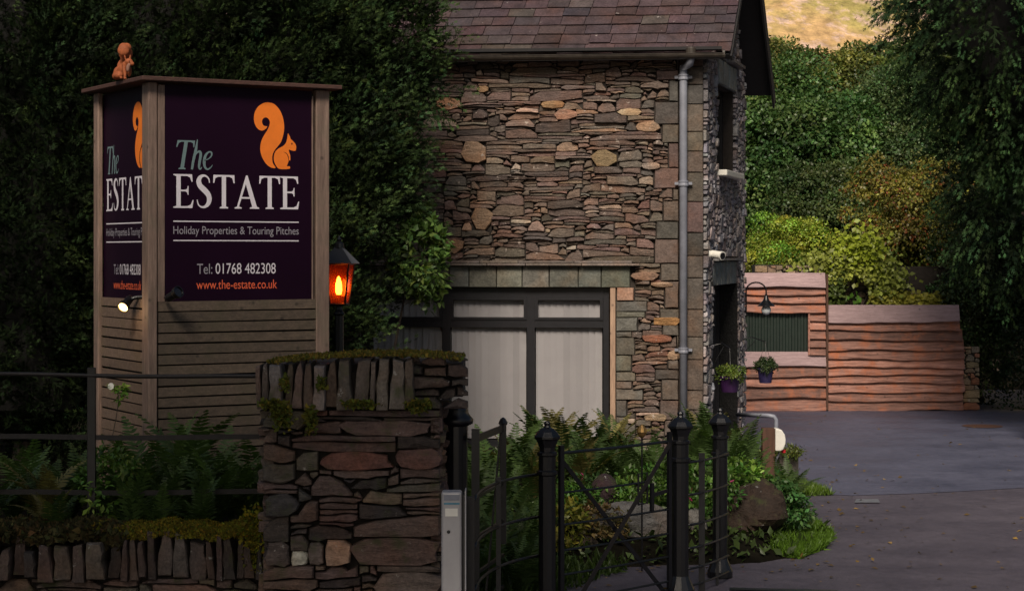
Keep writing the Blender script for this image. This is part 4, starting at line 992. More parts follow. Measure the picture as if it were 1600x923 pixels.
m = MB(); m.lathe((lc.x, lc.y, apex-.01), [(.055, 0), (.05, .05), (.02, .07), (.028, .09), (.012, .11), (.004, .13)], 12); m.build('finial', M['black_iron'], lan)
m = MB(); m.lathe((lc.x-.005, lc.y, lb+.10), [(.024, 0), (.034, .04), (.032, .11), (.016, .17), (.004, .19)], 12); m.build('bulb', M['flame'], lan)
m = MB(); m.lathe((lc.x-.005, lc.y, lb+.01), [(.05, 0), (.03, .05), (.024, .085)], 12); m.build('lamp_holder', M['black_iron'], lan)
ll = bpy.data.lights.new('lantern_glow', 'POINT'); ll.energy = 2.2; ll.color = (1, .30, .05); ll.shadow_soft_size = .05
link(bpy.data.objects.new('lantern_glow', ll), lan, (lc.x+.03, lc.y-.05, lb+.2))

# ------------------------------------------------------------------ gate pier of dark stone
py = 14.0; PX0, PX1 = XU(410, py), XU(690, py); PZ = ZV(640, py); PD = 1.05
pier = thing('gate_pier', ((PX0+PX1)/2, py+.5, 0), 'thick dark dry stone gate pier topped with upright slates and moss', 'gate pier')
m = MB(); m.box(((PX0+PX1)/2, py+PD/2+.05, PZ/2+.15), Vector(((PX1-PX0)/2-.05, 0, 0)), Vector((0, PD/2-.05, 0)), UZ*(PZ/2+.12)); core_o = m.build('core', M['mortar'], pier)
rg = random.Random(21)
def hpp(r): return r.choice([.03, .035, .045, .06, .08, .10, .13, .16])*r.uniform(.85, 1.15)
def wpp(r): return r.choice([.3, .42, .55, .75, .9])*r.uniform(.85, 1.15)
fixed = [(455, 860, 481, 883, (0.600, 0.560, 0.448)), (482, 846, 505, 884, (0.182, 0.140, 0.119)), (506, 842, 548, 885, (0.420, 0.280, 0.196)), (551, 838, 688, 884, (0.154, 0.102, 0.084)), (415, 846, 453, 885, (0.119, 0.090, 0.077)), (505, 706, 612, 735, (0.168, 0.081, 0.063)), (534, 657, 676, 681, (0.161, 0.105, 0.090)), (415, 770, 466, 805, (0.070, 0.063, 0.060)), (618, 700, 690, 732, (0.154, 0.087, 0.073)), (588, 892, 690, 935, (0.182, 0.140, 0.119))]
ob_ = []
for (u0, v0, u1, v1, c) in fixed: ob_.append((XU(u0, py)-PX0+.005, ZV(v1, py)+.006, XU(u1, py)-PX0-.005, ZV(v0, py)-.006))
ps = pack(PX1-PX0, PZ, ob_, rg, hpp, wpp, flat=.6)
OF = Vector((PX0, py+.06, 0)); XX = Vector((1, 0, 0)); NF = Vector((0, -1, 0))
lay_stones('stone', ps, OF, XX, UZ, NF, PIER_PAL, M['pier_stone'], pier, rg, (.045, .10), 200, None, joint=.005)
for (u0, v0, u1, v1, c) in fixed:
    po = round_poly((XU(u0, py)+XU(u1, py))/2-PX0, (ZV(v0, py)+ZV(v1, py))/2, XU(u1, py)-XU(u0, py), ZV(v0, py)-ZV(v1, py), rg, 11, 5)
    V, Fc = stone_geo(po, OF, XX, UZ, NF, rg.uniform(.07, .10), rg); mk('stone', V, Fc, M['pier_stone'], pier, np.tile(c, (len(V), 1)))
for Ox, nn in ((Vector((PX1-.06, py+.02, 0)), Vector((1, 0, 0))), (Vector((PX0+.06, py+.02, 0)), Vector((-1, 0, 0)))):
    ss = pack(PD, PZ, [], rg, hpp, wpp, flat=.6); lay_stones('stone', ss, Ox, Vector((0, 1, 0)), UZ, nn, PIER_PAL, M['pier_stone'], pier, rg, (.045, .10), 60, None, stuffname='side_stones', joint=.005)
def upright(x, w, z0, z1, y, dep, lean, c, parent, mat, rg, name='coping_stone'):
    n = 8; pts = []
    cv = rg.uniform(.1, .6); tl_ = rg.uniform(.88, 1.0); tr_ = rg.uniform(.88, 1.0)
    for t in np.linspace(0, 1, 5): pts.append((x-w/2*(1-cv*t**3)*rg.uniform(.78, 1.12)+lean*t, z0+(z1-z0)*t*tl_))
    hi = [(x+w/2*(1-cv*t**3)*rg.uniform(.78, 1.12)+lean*t, z0+(z1-z0)*t*tr_) for t in np.linspace(1, 0, 5)]
    V, Fc = stone_geo(pts[::-1]+hi[::-1], Vector((0, y, 0)), XX, UZ, NF, rg.uniform(.03, .10), rg, back=dep, rough=1.2)
    n_ = 10; Fc.append(tuple(range(n_))); return mk(name, V, Fc, mat, parent, np.tile(c, (len(V), 1)))
x = XU(401, py); xe = XU(640, py); COPE_PAL = [(3, (.125, .100, .082)), (2, (.155, .127, .104)), (1.5, (.070, .058, .052)), (.8, (.24, .22, .195))]
while x < xe:
    w = rg.uniform(.035, .12); t = (x-XU(401, py))/(xe-XU(401, py))
    zt = ZV(567-8*math.sin(t*2.2)+rg.uniform(-4, 4), py); upright(x+w/2, w*.95, ZV(640, py)+.01+rg.uniform(-.015, .02), zt, py-.0+rg.uniform(-.03, .03), .40, rg.uniform(-.02, .02), pick_col(COPE_PAL, rg), pier, M['cope_stone'], rg); x += w
cs = pack(XU(733, py)-xe, .40, [], rg, lambda r: r.uniform(.05, .12), lambda r: r.uniform(.16, .32), flat=.3)
lay_stones('coping_stone', cs, Vector((xe, py+.10, PZ+.0)), XX, UZ, NF, [(1, (.055, .046, .042)), (1, (.08, .06, .052))], M['cope_stone'], pier, rg, (.05, .12), 40, None, joint=.006)
m = MB(); m.box(((XU(408, py)+XU(722, py))/2, py+.62, PZ+.20), XX*(XU(722, py)-XU(408, py))/2, Vector((0, .42, 0)), UZ*.12); m.build('coping_core', M['mortar'], pier)
# ------------------------------------------------------------------ low roadside wall
wy = 14.6; WX0, WX1 = XU(-90, wy), PX0-.01
lw = thing('roadside_wall', ((WX0+WX1)/2, wy+.3, 0), 'low dark dry stone wall with upright coping stones and mossy top', 'wall')
m = MB(); m.box(((WX0+WX1)/2, wy+.28, .18), XX*(WX1-WX0)/2, Vector((0, .22, 0)), UZ*.20); m.build('core', M['mortar'], lw)
m = MB(); m.box(((WX0+WX1)/2, wy+.34, .54), XX*(WX1-WX0)/2, Vector((0, .16, 0)), UZ*.15); m.build('core', M['mortar'], lw)
zc = ZV(903, wy); ss = pack(WX1-WX0, zc, [], rg, hpp, wpp); lay_stones('stone', ss, Vector((WX0, wy+.06, 0)), XX, UZ, NF, PIER_PAL, M['pier_stone'], lw, rg, (.04, .09), 80, lambda c: c[1] > .1, joint=.005)
x = WX0
while x < WX1-.03:
    w = rg.uniform(.055, .15); u = 800+x/wy*F; zt = ZV(834+(8 if u < 95 else 0)+rg.uniform(-8, 16), wy)
    upright(x+w/2, w*.94, zc+rg.uniform(-.02, .03), zt, wy-.0+rg.uniform(-.05, .03), .3, rg.uniform(-.03, .03), pick_col([(3, (.085, .063, .054)), (2, (.11, .088, .072)), (1.5, (.048, .039, .035)), (.4, (.19, .17, .15))], rg), lw, M['cope_stone'], rg); x += w
# moss on the wall and pier tops, weeds in the pier joints
TUFT_V = np.array([(0, .25, 0), (0, -.25, 0), (1, 0, 0), (.5, .5, .1)], float); TUFT_F = np.array([(0, 1, 2), (0, 2, 3)])
def tufts(name, pts, colr, size, parent, label=None, mat='moss', var=.35, upb=1.0):
    r = np.random.default_rng(len(pts)); p = np.array(pts); n = len(p)
    d = r.normal(size=(n, 3))*.6+np.array([0, -.1, upb]); c = np.array(colr)*np.exp(r.normal(0, var, (n, 1)))*np.stack([np.exp(r.normal(0, .2, n)), np.ones(n), np.ones(n)], 1)
    V, Fc, C = scatter(TUFT_V, TUFT_F, p, d, r.normal(size=(n, 3)), size*r.uniform(.5, 1.4, n), c)
    o = mk(name, V, Fc, M[mat], parent, C); o['kind'] = 'stuff'; return o
r = np.random.default_rng(8); pts = []
for i in range(9000):
    x = r.uniform(XU(190-60*r.random(), wy), WX1+.02); y = wy-.05+r.random()**1.5*.5
    h = .745+.012*math.sin(x*9)+.012*math.sin(x*23)-.05*max(0, (wy+.02-y)/.07); pts.append((x, y, h-.02*r.random()*(y < wy+.05)))
tufts('moss', pts, (.16, .135, .012), .022, lw)
pts = []
for i in range(5000):
    x = r.uniform(WX0, XU(200, wy)); y = wy-.06+r.random()**1.3*.55; pts.append((x, y, .715+.02*math.sin(x*11)-.07*max(0, (wy+.03-y)/.08)*r.random()))
tufts('dry_grass', pts, (.05, .042, .014), .06, lw, upb=.6)
pts = []
for i in range(8000):
    t = r.random()**.8; x = XU(415, py)+t*(XU(722, py)-XU(415, py)); y = py-.06+r.random()*.6
    if r.random() > .35+.65*math.sin(x*7+y*5)**2: continue
    u = 800+x/py*F; h = ZV(572-14*math.sin(min(max((u-401)/330, 0), 1)*2.6), py)+.012; pts.append((x, y, h))
tufts('moss', pts, (.15, .12, .02), .026, pier)
pts = []
for (u, v, su, sv, k) in ((440, 650, 14, 18, 500), (486, 655, 8, 18, 260), (425, 632, 16, 5, 300), (560, 632, 22, 4, 260), (655, 635, 18, 8, 360), (500, 600, 6, 10, 80), (446, 600, 5, 14, 90)):
    for i in range(k):
        p = P(u+r.normal()*su*.5, v+r.normal()*sv*.5, py-.10-.04*r.random()); pts.append(tuple(p))
tufts('joint_weeds', pts, (.11, .115, .015), .035, pier, upb=.3)
pts = [tuple(P(398+r.normal()*8, 838+r.normal()*22, wy-.1)) for i in range(700)]
tufts('hanging_moss', pts, (.17, .16, .012), .036, lw, upb=.0)
# ------------------------------------------------------------------ estate rail fence behind the wall
fy = 15.25
fe = thing('rail_fence', (XU(142, fy), fy, .5), 'rusty dark iron rail fence standing behind the roadside wall', 'fence')
m = MB(); m.box((XU(143, fy), fy, (ZV(574, fy)+.45)/2), XX*.034, Vector((0, .012, 0)), UZ*(ZV(574, fy)-.45)/2); bevel(m.build('post', M['black_iron'], fe), .004)
for v0, v1, r_ in ((584, 589, .017), (682, 683, .022), (769, 768, .024)):
    m = MB(); a = P(-80, v0, fy); b = P(470, v1, fy); q = [a.lerp(b, t)+UZ*(.006*math.sin(t*9)) for t in np.linspace(0, 1, 9)]
    if r_ < .02: m.tube(q, r_, 8)
    else:
        for i in range(8): m.bar(q[i], q[i+1], .010, .040)
    m.build('rail', M['rust_iron'], fe)
# ------------------------------------------------------------------ gateway ironwork
def capped_post(name, u, Y, vtop, r, label, group=None):
    zt = ZV(vtop, Y); c = Vector((XU(u, Y), Y, 0)); t = thing(name, c, label, 'gate post', group)
    m = MB(); m.lathe(c, [(r*1.7, 0), (r*1.7, .05), (r*1.25, .12), (r, .16), (r, zt-.42), (r*1.22, zt-.41), (r*1.22, zt-.385), (r, zt-.375), (r, zt-.27), (r*1.18, zt-.26), (r*1.18, zt-.24), (r*.95, zt-.23)], 12); m.build('shaft', M['black_iron'], t)
    m = MB(); m.lathe(c+UZ*(zt-.23), [(r*.95, 0), (r*1.0, .03), (r*1.35, .085), (r*1.62, .10), (r*1.62, .115), (r*1.2, .15), (r*.75, .175), (r*.42, .185), (r*.34, .20), (r*.42, .215), (r*.3, .23), (.003, .235)], 8, rot=.4); m.build('finial', M['black_iron'], t); return t, c, zt
p1, c1, z1_ = capped_post('gate_post', 855, 14.9, 658, .066, 'black iron gate post with finial at the hinge side of the small gate')
p2, c2, z2_ = capped_post('gate_post', 1063, 16.0, 643, .070, 'black iron gate post with finial where the small gate closes')
p3, c3, z3_ = capped_post('gate_post', 1125, 16.9, 638, .066, 'rightmost black iron gate post with finial beside the driveway')
# small gate leaf
ga_, gb_ = Vector((XU(877, 14.98), 14.98, 0)), Vector((XU(1046, 15.9), 15.9, 0))
gate = thing('kissing_gate', ga_, 'small black iron gate with thin bars and crossed flat braces', 'gate')
def gp(t, z): p = ga_.lerp(gb_, t); return Vector((p.x, p.y, z))
gd = (gb_-ga_).normalized(); gn_ = gd.cross(UZ)
m = MB(); m.box(gp(0, .70), gd*.022, gn_*.013, UZ*.645); m.build('stile', M['black_iron'], gate)
m = MB(); m.box(gp(1, .72), gd*.020, gn_*.013, UZ*.645); m.build('stile', M['black_iron'], gate)
for z, t1 in ((1.285, 1), (.975, .80), (.725, 1), (.525, 1), (.335, 1), (.13, 1)):
    m = MB(); m.tube([gp(0, z), gp(t1/2, z-.004), gp(t1, z)], .0125 if z > 1.2 else .0095, 8); m.build('bar', M['black_iron'], gate)
m = MB(); m.bar(gp(.0, 1.25)+gn_*-.018, gp(1.0, .0)+gn_*-.018, .008, .036, gn_.cross(gd)); m.build('brace', M['black_iron'], gate)
m = MB(); m.bar(gp(.99, 1.27)+gn_*.018, gp(.12, .10)+gn_*.018, .008, .040, gn_.cross(gd)); m.build('brace', M['rust_iron'], gate)
m = MB(); m.tube([gp(.70, .80), gp(.70, 1.05), gp(.785, 1.05), gp(.785, .80), gp(.70, .80)], .009, 6); m.bar(gp(.83, .96), gp(.83, .72), .02, .035, gd); m.bar(gp(.84, .86), gp(1.02, .885), .012, .03); m.build('latch', M['black_iron'], gate)
# curved enclosure right of the gate
hoop = thing('hoop_railing', ((c2.x+c3.x)/2, (c2.y+c3.y)/2, 0), 'curved black iron railing between the two right hand gate posts', 'railing')
e0 = Vector((c2.x+.06, c2.y, 0)); e1 = Vector((XU(1138, 16.72), 16.72, 0)); mid = Vector((XU(1098, 16.0), 16.06, 0))
def hq(t, z): p = e0*(1-t)**2+mid*2*t*(1-t)+e1*t*t; return Vector((p.x, p.y, z))
for z in (1.10, .83, .58, .385, .215, .075):
    m = MB(); m.tube([hq(t, z) for t in np.linspace(0, 1, 9)], .0105, 8); m.build('rail', M['galv'] if False else M['black_iron'], hoop, smooth=True)
for t, w in ((.42, .026), (.78, .012)):
    m = MB(); q = hq(t, 0); m.box(q+UZ*.58+Vector((0, .02, 0)), XX*w, Vector((0, .01, 0)), UZ*.58); m.build('upright', M['black_iron'], hoop)
# curved enclosure left of the gate
hl = thing('hoop_railing', (-.1, 14.2, 0), 'curved black iron railing between the silver gate motor and small gate', 'railing')
f0 = Vector((XU(741, 13.35), 13.35, 0)); f1 = Vector((c1.x-.06, c1.y, 0)); fm = Vector((XU(752, 14.2), 14.45, 0))
def hq2(t, z): p = f0*(1-t)**2+fm*2*t*(1-t)+f1*t*t; return Vector((p.x, p.y, z))
for z in (1.13, .80, .5, .22):
    m = MB(); m.tube([hq2(t, z) for t in np.linspace(0, 1, 10)], .0115, 8); m.build('rail', M['black_iron'], hl, smooth=True)
m = MB(); m.box(Vector((XU(733, 13.35), 13.37, .575)), XX*.038, Vector((0, .03, 0)), UZ*.575); m.build('upright', M['black_iron'], hl)
m = MB(); m.box(hq2(.55, .62), XX*.018, Vector((0, .012, 0)), UZ*.55); m.build('upright', M['black_iron'], hl)
# main gate post by the pier and its open leaf
Y = 14.45; zt = ZV(632, Y); c = Vector((XU(713, Y), Y, 0))
gp4 = thing('gate_post', c, 'stout black iron gate post with domed cap against the stone pier', 'gate post')
m = MB(); m.lathe(c, [(.105, 0), (.105, .1), (.085, .14), (.085, zt-.16)], 14); m.build('shaft', M['black_iron'], gp4)
m = MB(); m.lathe(c+UZ*(zt-.16), [(.085, 0), (.125, .02), (.13, .05), (.115, .07), (.085, .105), (.09, .12), (.07, .15), (.03, .165), (.004, .17)], 18); m.build('finial', M['black_iron'], gp4, smooth=True)
la, lb_ = Vector((XU(743, 14.35), 14.35, 0)), Vector((XU(786, 15.25), 15.25, 0))
leaf = thing('entrance_gate', la, 'wide black iron entrance gate leaf standing open, seen almost end on', 'gate')
def lp_(t, z): q = la.lerp(lb_, t); return Vector((q.x, q.y, z))
m = MB(); m.box(lp_(0, .80), XX*.03, Vector((0, .03, 0)), UZ*.73); m.build('stile', M['black_iron'], leaf)
m = MB(); m.box(lp_(1, 1.02), XX*.026, Vector((0, .03, 0)), UZ*.48); m.lathe(lp_(1, 1.48), [(.03, 0), (.038, .015), (.02, .05), (.004, .06)], 8); m.build('stile', M['black_iron'], leaf)
for z, r_ in ((1.455, .026), (1.02, .012), (.72, .012), (.45, .012), (.2, .014)):
    m = MB(); m.bar(lp_(0, z), lp_(1, z), .02, r_*2); m.build('bar', M['black_iron'], leaf)
m = MB(); m.bar(lp_(.9, 1.42), lp_(.35, .2), .01, .03); m.build('brace', M['rust_iron'], leaf)
# silver gate motor
Y = 13.1; zt = ZV(766, Y); c = Vector((XU(706, Y), Y, 0))
mo = thing('gate_motor', c, 'slim silver gate motor housing with white label beside the stone pier', 'gate motor')
m = MB(); m.box(c+UZ*zt/2, XX*.070, Vector((0, .07, 0)), UZ*zt/2); bevel(m.build('housing', M['silver'], mo), .018, 3)
m = MB(); m.box(c+UZ*(zt-.02)/2+XX*.082+Vector((0, .01, 0)), XX*.0075, Vector((0, .075, 0)), UZ*(zt-.02)/2); m.build('side_strip', M['black_iron'], mo)
m = MB(); m.box(c+UZ*(zt+.01)/2+XX*.094+Vector((0, .01, 0)), XX*.0035, Vector((0, .078, 0)), UZ*(zt+.01)/2); m.build('edge_strip', M['silver'], mo)
def face(nm, x0, x1, z0, z1, mat, off=.0722): m = MB(); m.box(c+XX*(x0+x1)/2+UZ*(z0+z1)/2-Vector((0, off, 0)), XX*(x1-x0)/2, Vector((0, .0012, 0)), UZ*(z1-z0)/2); m.build(nm, M[mat], mo)
face('blue_band', -.052, .055, zt-.085, zt-.073, 'blue_print'); face('label', -.043, .042, zt-.165, zt-.112, 'white_plastic'); face('top_badge', -.052, .055, zt-.058, zt-.02, 'pipe')
m = MB(); m.lathe(c+UZ*(zt-.27)-XX*.02-Vector((0, .07, 0)), [(.012, 0), (.012, .006), (.007, .007)], 12, (0, -1, 0)); m.build('key_lock', M['black_iron'], mo)

# ------------------------------------------------------------------ timber shed front and waney-edge fence beyond the car park
by = 34.6
def waney(name, u0, u1, v0, v1, Y, mat, parent, rg, dep=.03, tilt=.03, amp=.02, seg=26):
    tilt = tilt*1.5
    """one board: straight upper edge hidden by the board above, wavy lower edge standing proud"""
    x0, x1 = XU(u0, Y), XU(u1, Y); z0, z1 = ZV(v1, Y), ZV(v0, Y); V = []; Fc = []
    L = x1-x0; k1, k2, k3 = rg.uniform(1.2, 2.6), rg.uniform(3, 6), rg.uniform(8, 14); q1, q2, q3 = [rg.uniform(0, 6.3) for _ in range(3)]
    seg = max(4, int(seg*min(1, L/1.2)))
    for i in range(seg+1):
        x = x0+L*i/seg; w = amp*(.6*math.sin(k1*x+q1)+.35*math.sin(k2*x+q2)+.18*math.sin(k3*x+q3))
        f = Y-tilt-rg.uniform(0, .004)
        V += [(x, Y, z1+.02), (x, f, z0+w+.012), (x, f+.004, z0+w), (x, f+dep, z0+w+.004), (x, Y+dep, z1+.02)]
    for i in range(seg):
        a, b = i*5, i*5+5
        for k in range(4): Fc.append((a+k, a+k+1, b+k+1, b+k))
        Fc.append((a+4, a, b, b+4))
    Fc += [tuple(range(5)), tuple(range(seg*5+4, seg*5-1, -1))]
    return mk(name, V, Fc, mat, parent)
rg = random.Random(9)
shed = thing('timber_shed', (XU(1225, by), by+.6, 0), 'timber shed with waney edged cladding and a dark green shutter', 'shed')
m = MB(); xa, xb = XU(1120, by), XU(1288, by); m.box(((xa+xb)/2, by+.82, ZV(432, by)/2), XX*(xb-xa)/2, Vector((0, .78, 0)), UZ*ZV(432, by)/2); m.build('frame', M['dark_board'], shed)
rows = [428, 449, 460.5, 472.5, 488]
for i in range(4): waney('board', 1120, 1289, rows[i], rows[i+1], by, M['grey_board'] if i == 0 else M['red_board'], shed, rg, tilt=.05 if i else .065)
rows = [551, 572, 588, 604, 622, 641]
for i in range(5): waney('board', 1120, 1290, rows[i], rows[i+1], by, M['grey_board'] if i == 0 else M['red_board'], shed, rg, tilt=.05)
rows = [490, 501, 515, 529, 542, 555]
for i in range(5): waney('board', 1265, 1289.5, rows[i], rows[i+1], by, M['red_board'], shed, rg, tilt=.045, amp=.01)
m = MB(); V = []; Fc = []; n = 60
for i in range(n+1):
    x = XU(1120, by)+(XU(1262, by)-XU(1120, by))*i/n; y = by+.012+(.016 if (i//2) % 2 else 0); V += [(x, y, ZV(556, by)), (x, y, ZV(486, by))]
for i in range(n): Fc.append((2*i, 2*i+2, 2*i+3, 2*i+1))
mk('shutter', V, Fc, M['green_sheet'], shed)
m = MB(); m.box((XU(1263.5, by), by-.02, ZV(520, by)), XX*.014, Vector((0, .035, 0)), UZ*.40); m.build('shutter_trim', M['red_board'], shed)
m = MB(); m.box((XU(1291.5, by), by-.02, ZV(534, by)), XX*.018, Vector((0, .06, 0)), UZ*1.22); m.build('corner_post', M['brown_post'], shed)
fen = thing('timber_fence', (XU(1400, by), by, 0), 'low reddish waney edged board fence right of the timber shed', 'fence')
rows = [478, 503, 516, 531.5, 547, 561, 574, 586, 598.5, 612, 626, 641]
for i in range(11):
    e = 1497+min(1, i/3)*9+rg.uniform(-2, 2); waney('board', 1293.5, e, rows[i], rows[i+1], by+.04, M['grey_board'] if i == 0 else M['red_board'], fen, rg, tilt=.06 if i == 0 else .045, amp=.024, seg=40)
for u in (1300, 1360, 1430, 1490): m = MB(); m.box((XU(u, by), by+.14, .9), XX*.05, Vector((0, .05, 0)), UZ*.9); m.build('fence_post', M['brown_post'], fen)
# stone stub at the end of the fence
st = thing('stone_stub', (XU(1517, by), by+.3, 0), 'pale stone wall end at the right end of the board fence', 'wall')
m = MB(); m.box((XU(1518, by), by+.35, .55), XX*.11, Vector((0, .25, 0)), UZ*.55); m.build('core', M['mortar'], st)
ss = pack(.32, 1.15, [], rg, lambda r: r.uniform(.08, .2), lambda r: r.uniform(.12, .32)); lay_stones('stone', ss, Vector((XU(1505, by), by+.12, 0)), XX, UZ, NF, [(2, (.30, .22, .14)), (1, (.24, .19, .14)), (1, (.34, .15, .09))], M['house_stone'], st, rg, (.03, .06), 60)
# old wall behind, with ivy
oy = 36.2
ow = thing('old_garden_wall', (XU(1390, oy), oy, 0), 'old pale stone garden wall under ivy behind the board fence', 'wall')
m = MB(); m.box(((XU(1180, oy)+XU(1500, oy))/2, oy+.3, 1.30), XX*(XU(1500, oy)-XU(1180, oy))/2, Vector((0, .22, 0)), UZ*1.28); m.build('core', M['mortar'], ow)
def owt(x): u = 800+x/oy*F; return ZV(415 if u < 1360 else 462, oy)
ss = pack(XU(1500, oy)-XU(1180, oy), ZV(415, oy), [(XU(1365, oy)-XU(1180, oy), ZV(458, oy), 9, 9), (-1, -1, 9, ZV(500, oy))], rg, lambda r: r.uniform(.06, .16), lambda r: r.uniform(.15, .4))
m = MB(); m.box(((XU(1180, oy)+XU(1362, oy))/2, oy+.3, 2.55), XX*(XU(1362, oy)-XU(1180, oy))/2, Vector((0, .2, 0)), UZ*.06); m.build('core', M['mortar'], ow)
lay_stones('stone', ss, Vector((XU(1180, oy), oy+.08, 0)), XX, UZ, NF, [(2, (.30, .22, .15)), (1, (.24, .19, .14)), (1, (.34, .27, .20))], M['house_stone'], ow, rg, (.03, .06), 120)

# ------------------------------------------------------------------ bollard with white box, planter, pipe rail, boulders, garden things
Y = 22.0; c = Vector((XU(1200, Y), Y, 0)); zt = ZV(668, Y)
bo = thing('service_post', c, 'short dark wooden post carrying a white plastic socket box', 'post')
m = MB(); m.box(c+UZ*zt/2, XX*.072, Vector((0, .07, 0)), UZ*zt/2); bevel(m.build('post', M['brown_post'], bo), .006)
bx0 = c+XX*.073+UZ*ZV(686, Y); prof = [(.0, -.125), (.06, -.125), (.09, -.11), (.115, -.05), (.12, .0), (.11, .06), (.075, .115), (.03, .128), (0, .13)]
V = [bx0+XX*a+UZ*b+Vector((0, d, 0)) for d in (-.085, .085) for a, b in prof]; n = len(prof); Fc = [tuple(range(n-1, -1, -1)), tuple(range(n, 2*n))]+[(k, (k+1) % n, n+(k+1) % n, n+k) for k in range(n)]
bevel(mk('socket_box', V, Fc, M['white_plastic'], bo), .012, 2)
m = MB(); m.lathe(bx0+XX*.105-UZ*.115, [(.016, 0), (.026, -.01), (.026, -.035), (.012, -.045)], 10); m.build('plug', M['red_plastic'], bo)
m = MB(); m.tube([c+XX*.11+UZ*.05, c+XX*.10+UZ*.3, c+XX*.085+UZ*.45, c+XX*.13+UZ*.56], .012, 7); m.build('cable', M['galv'], bo)
Y = 23.6; c = Vector((XU(1228, Y), Y, 0))
tr = thing('stone_trough', c, 'dark mossy stone trough behind the white socket box', 'trough')
m = MB(); zt = ZV(706, Y)
for (x0, x1, y0, y1) in ((-.32, .13, -.16, -.10), (-.32, .13, .34, .40), (-.32, -.26, -.0995, .3395), (.07, .13, -.0995, .3395)): m.box(c+Vector(((x0+x1)/2, (y0+y1)/2, zt/2)), XX*(x1-x0)/2, Vector((0, (y1-y0)/2, 0)), UZ*zt/2, (.05, .045, .04))
m.build('trough', M['rock'], tr)
m = MB(); m.box(c+Vector((-.095, .12, zt-.08)), XX*.165, Vector((0, .22, 0)), UZ*.02); m.build('earth', M['soil'], tr)
V, Fc, C = broad_crown(c+Vector((-.05, .0, zt)), (.24, .22, .06), 60, 24, 71, (.08, .10, .02), .04, .07); mk('foliage', V, Fc, M['leaf'], tr, C)
pr = thing('pipe_rail', P(1160, 649, 26.0), 'grey bent pipe rail at the foot of the gable', 'rail')
m = MB(); Yp = 26.2; m.tube([P(1152, 647.5, Yp+.9), P(1200, 649, Yp), P(1209, 650, Yp), P(1212.5, 655, Yp), P(1213, 664, Yp), Vector((P(1213, 664, Yp).x, Yp, 0))], .030, 10); m.build('pipe', M['pipe'], pr, smooth=True)
def boulder(u, Y, w, h, dpt, z, label, colr, seed):
    r = np.random.default_rng(seed); n1, n2 = 16, 22; V = []; Fc = []
    for i in range(n1+1):
        th = math.pi*i/n1
        for k in range(n2): ph = 2*math.pi*k/n2; V.append((math.sin(th)*math.cos(ph), math.sin(th)*math.sin(ph), math.cos(th)))
    D = np.array(V); pl = unit(r.normal(size=(16, 3))); off = r.uniform(.62, .9, 16)
    k = np.min(np.where(D@pl.T > .15, off/np.maximum(D@pl.T, .15), 9), 1); k = np.minimum(k, 1.15)*(1+.03*r.normal(size=len(D)))
    V = D*k[:, None]*np.array([w/2, dpt/2, h/2])
    for i in range(n1):
        for q in range(n2): q2 = (q+1) % n2; Fc.append((i*n2+q, (i+1)*n2+q, (i+1)*n2+q2, i*n2+q2))
    c = np.array([XU(u, Y), Y, z]); o = mk('boulder', V+c, Fc, M['rock'], None, np.tile(colr, (len(V), 1))); tag(o, label, 'boulder'); return o
boulder(985, 18.3, .95, .62, .7, .22, 'large grey boulder lying in the bed behind the small gate', (.13, .125, .12), 4)
boulder(1172, 18.6, .62, .72, .6, .30, 'dark brown boulder right of the rightmost gate post', (.032, .021, .015), 9)
boulder(1088, 18.4, .3, .35, .3, .2, 'small pale boulder between the two right hand gate posts', (.16, .155, .145), 12)
boulder(905, 17.9, .5, .25, .4, .10, 'low brown boulder seen through the bars left of the grey boulder', (.09, .07, .055), 15)
Y = 18.8; c = Vector((XU(945, Y), Y, 0)); z0 = ZV(782, Y)
orn = thing('garden_ornament', c+UZ*z0, 'dark rounded pot shaped ornament among the plants behind the small gate', 'ornament')
m = MB(); m.lathe(c+UZ*(z0-.1), [(.06, 0), (.11, .06), (.15, .16), (.15, .22), (.11, .30), (.06, .35), (.005, .37)], 18, col_=(.04, .025, .03)); m.build('body', M['rock'], orn, smooth=True)
Y = 17.2; c = Vector((XU(1003, Y), Y, 0))
sk = thing('garden_stake', c, 'thin dark garden stake topped with a brass bud', 'garden stake')
m = MB(); m.tube([c, c+UZ*ZV(682, Y)], .008, 6); m.tube([c+UZ*(ZV(695, Y))-XX*.03, c+UZ*(ZV(690, Y)), c+UZ*ZV(695, Y)+XX*.03], .004, 5); m.build('rod', M['black_iron'], sk)
m = MB(); m.lathe(c+UZ*ZV(684, Y), [(.010, 0), (.03, .02), (.046, .055), (.04, .085), (.018, .11), (.003, .125)], 10); m.build('bud', M['brass'], sk)
sheet('drain_cover', [tuple(G(a, b).xy) for a, b in ((1335, 785), (1375, 785), (1372, 779.5), (1338, 779.5))], .004, M['galv'])
sheet('drain_channel', [tuple(G(a, b).xy) for a, b in ((1140, 921), (1310, 925), (1310, 921.5), (1140, 917.5))], .003, M['black_iron'])
o = sheet('manhole_cover', [(XU(1535, 31.5)+math.cos(a)*.33, 31.5+math.sin(a)*.33) for a in np.linspace(0, 6.28, 20, endpoint=False)], .004, M['brown_post'])

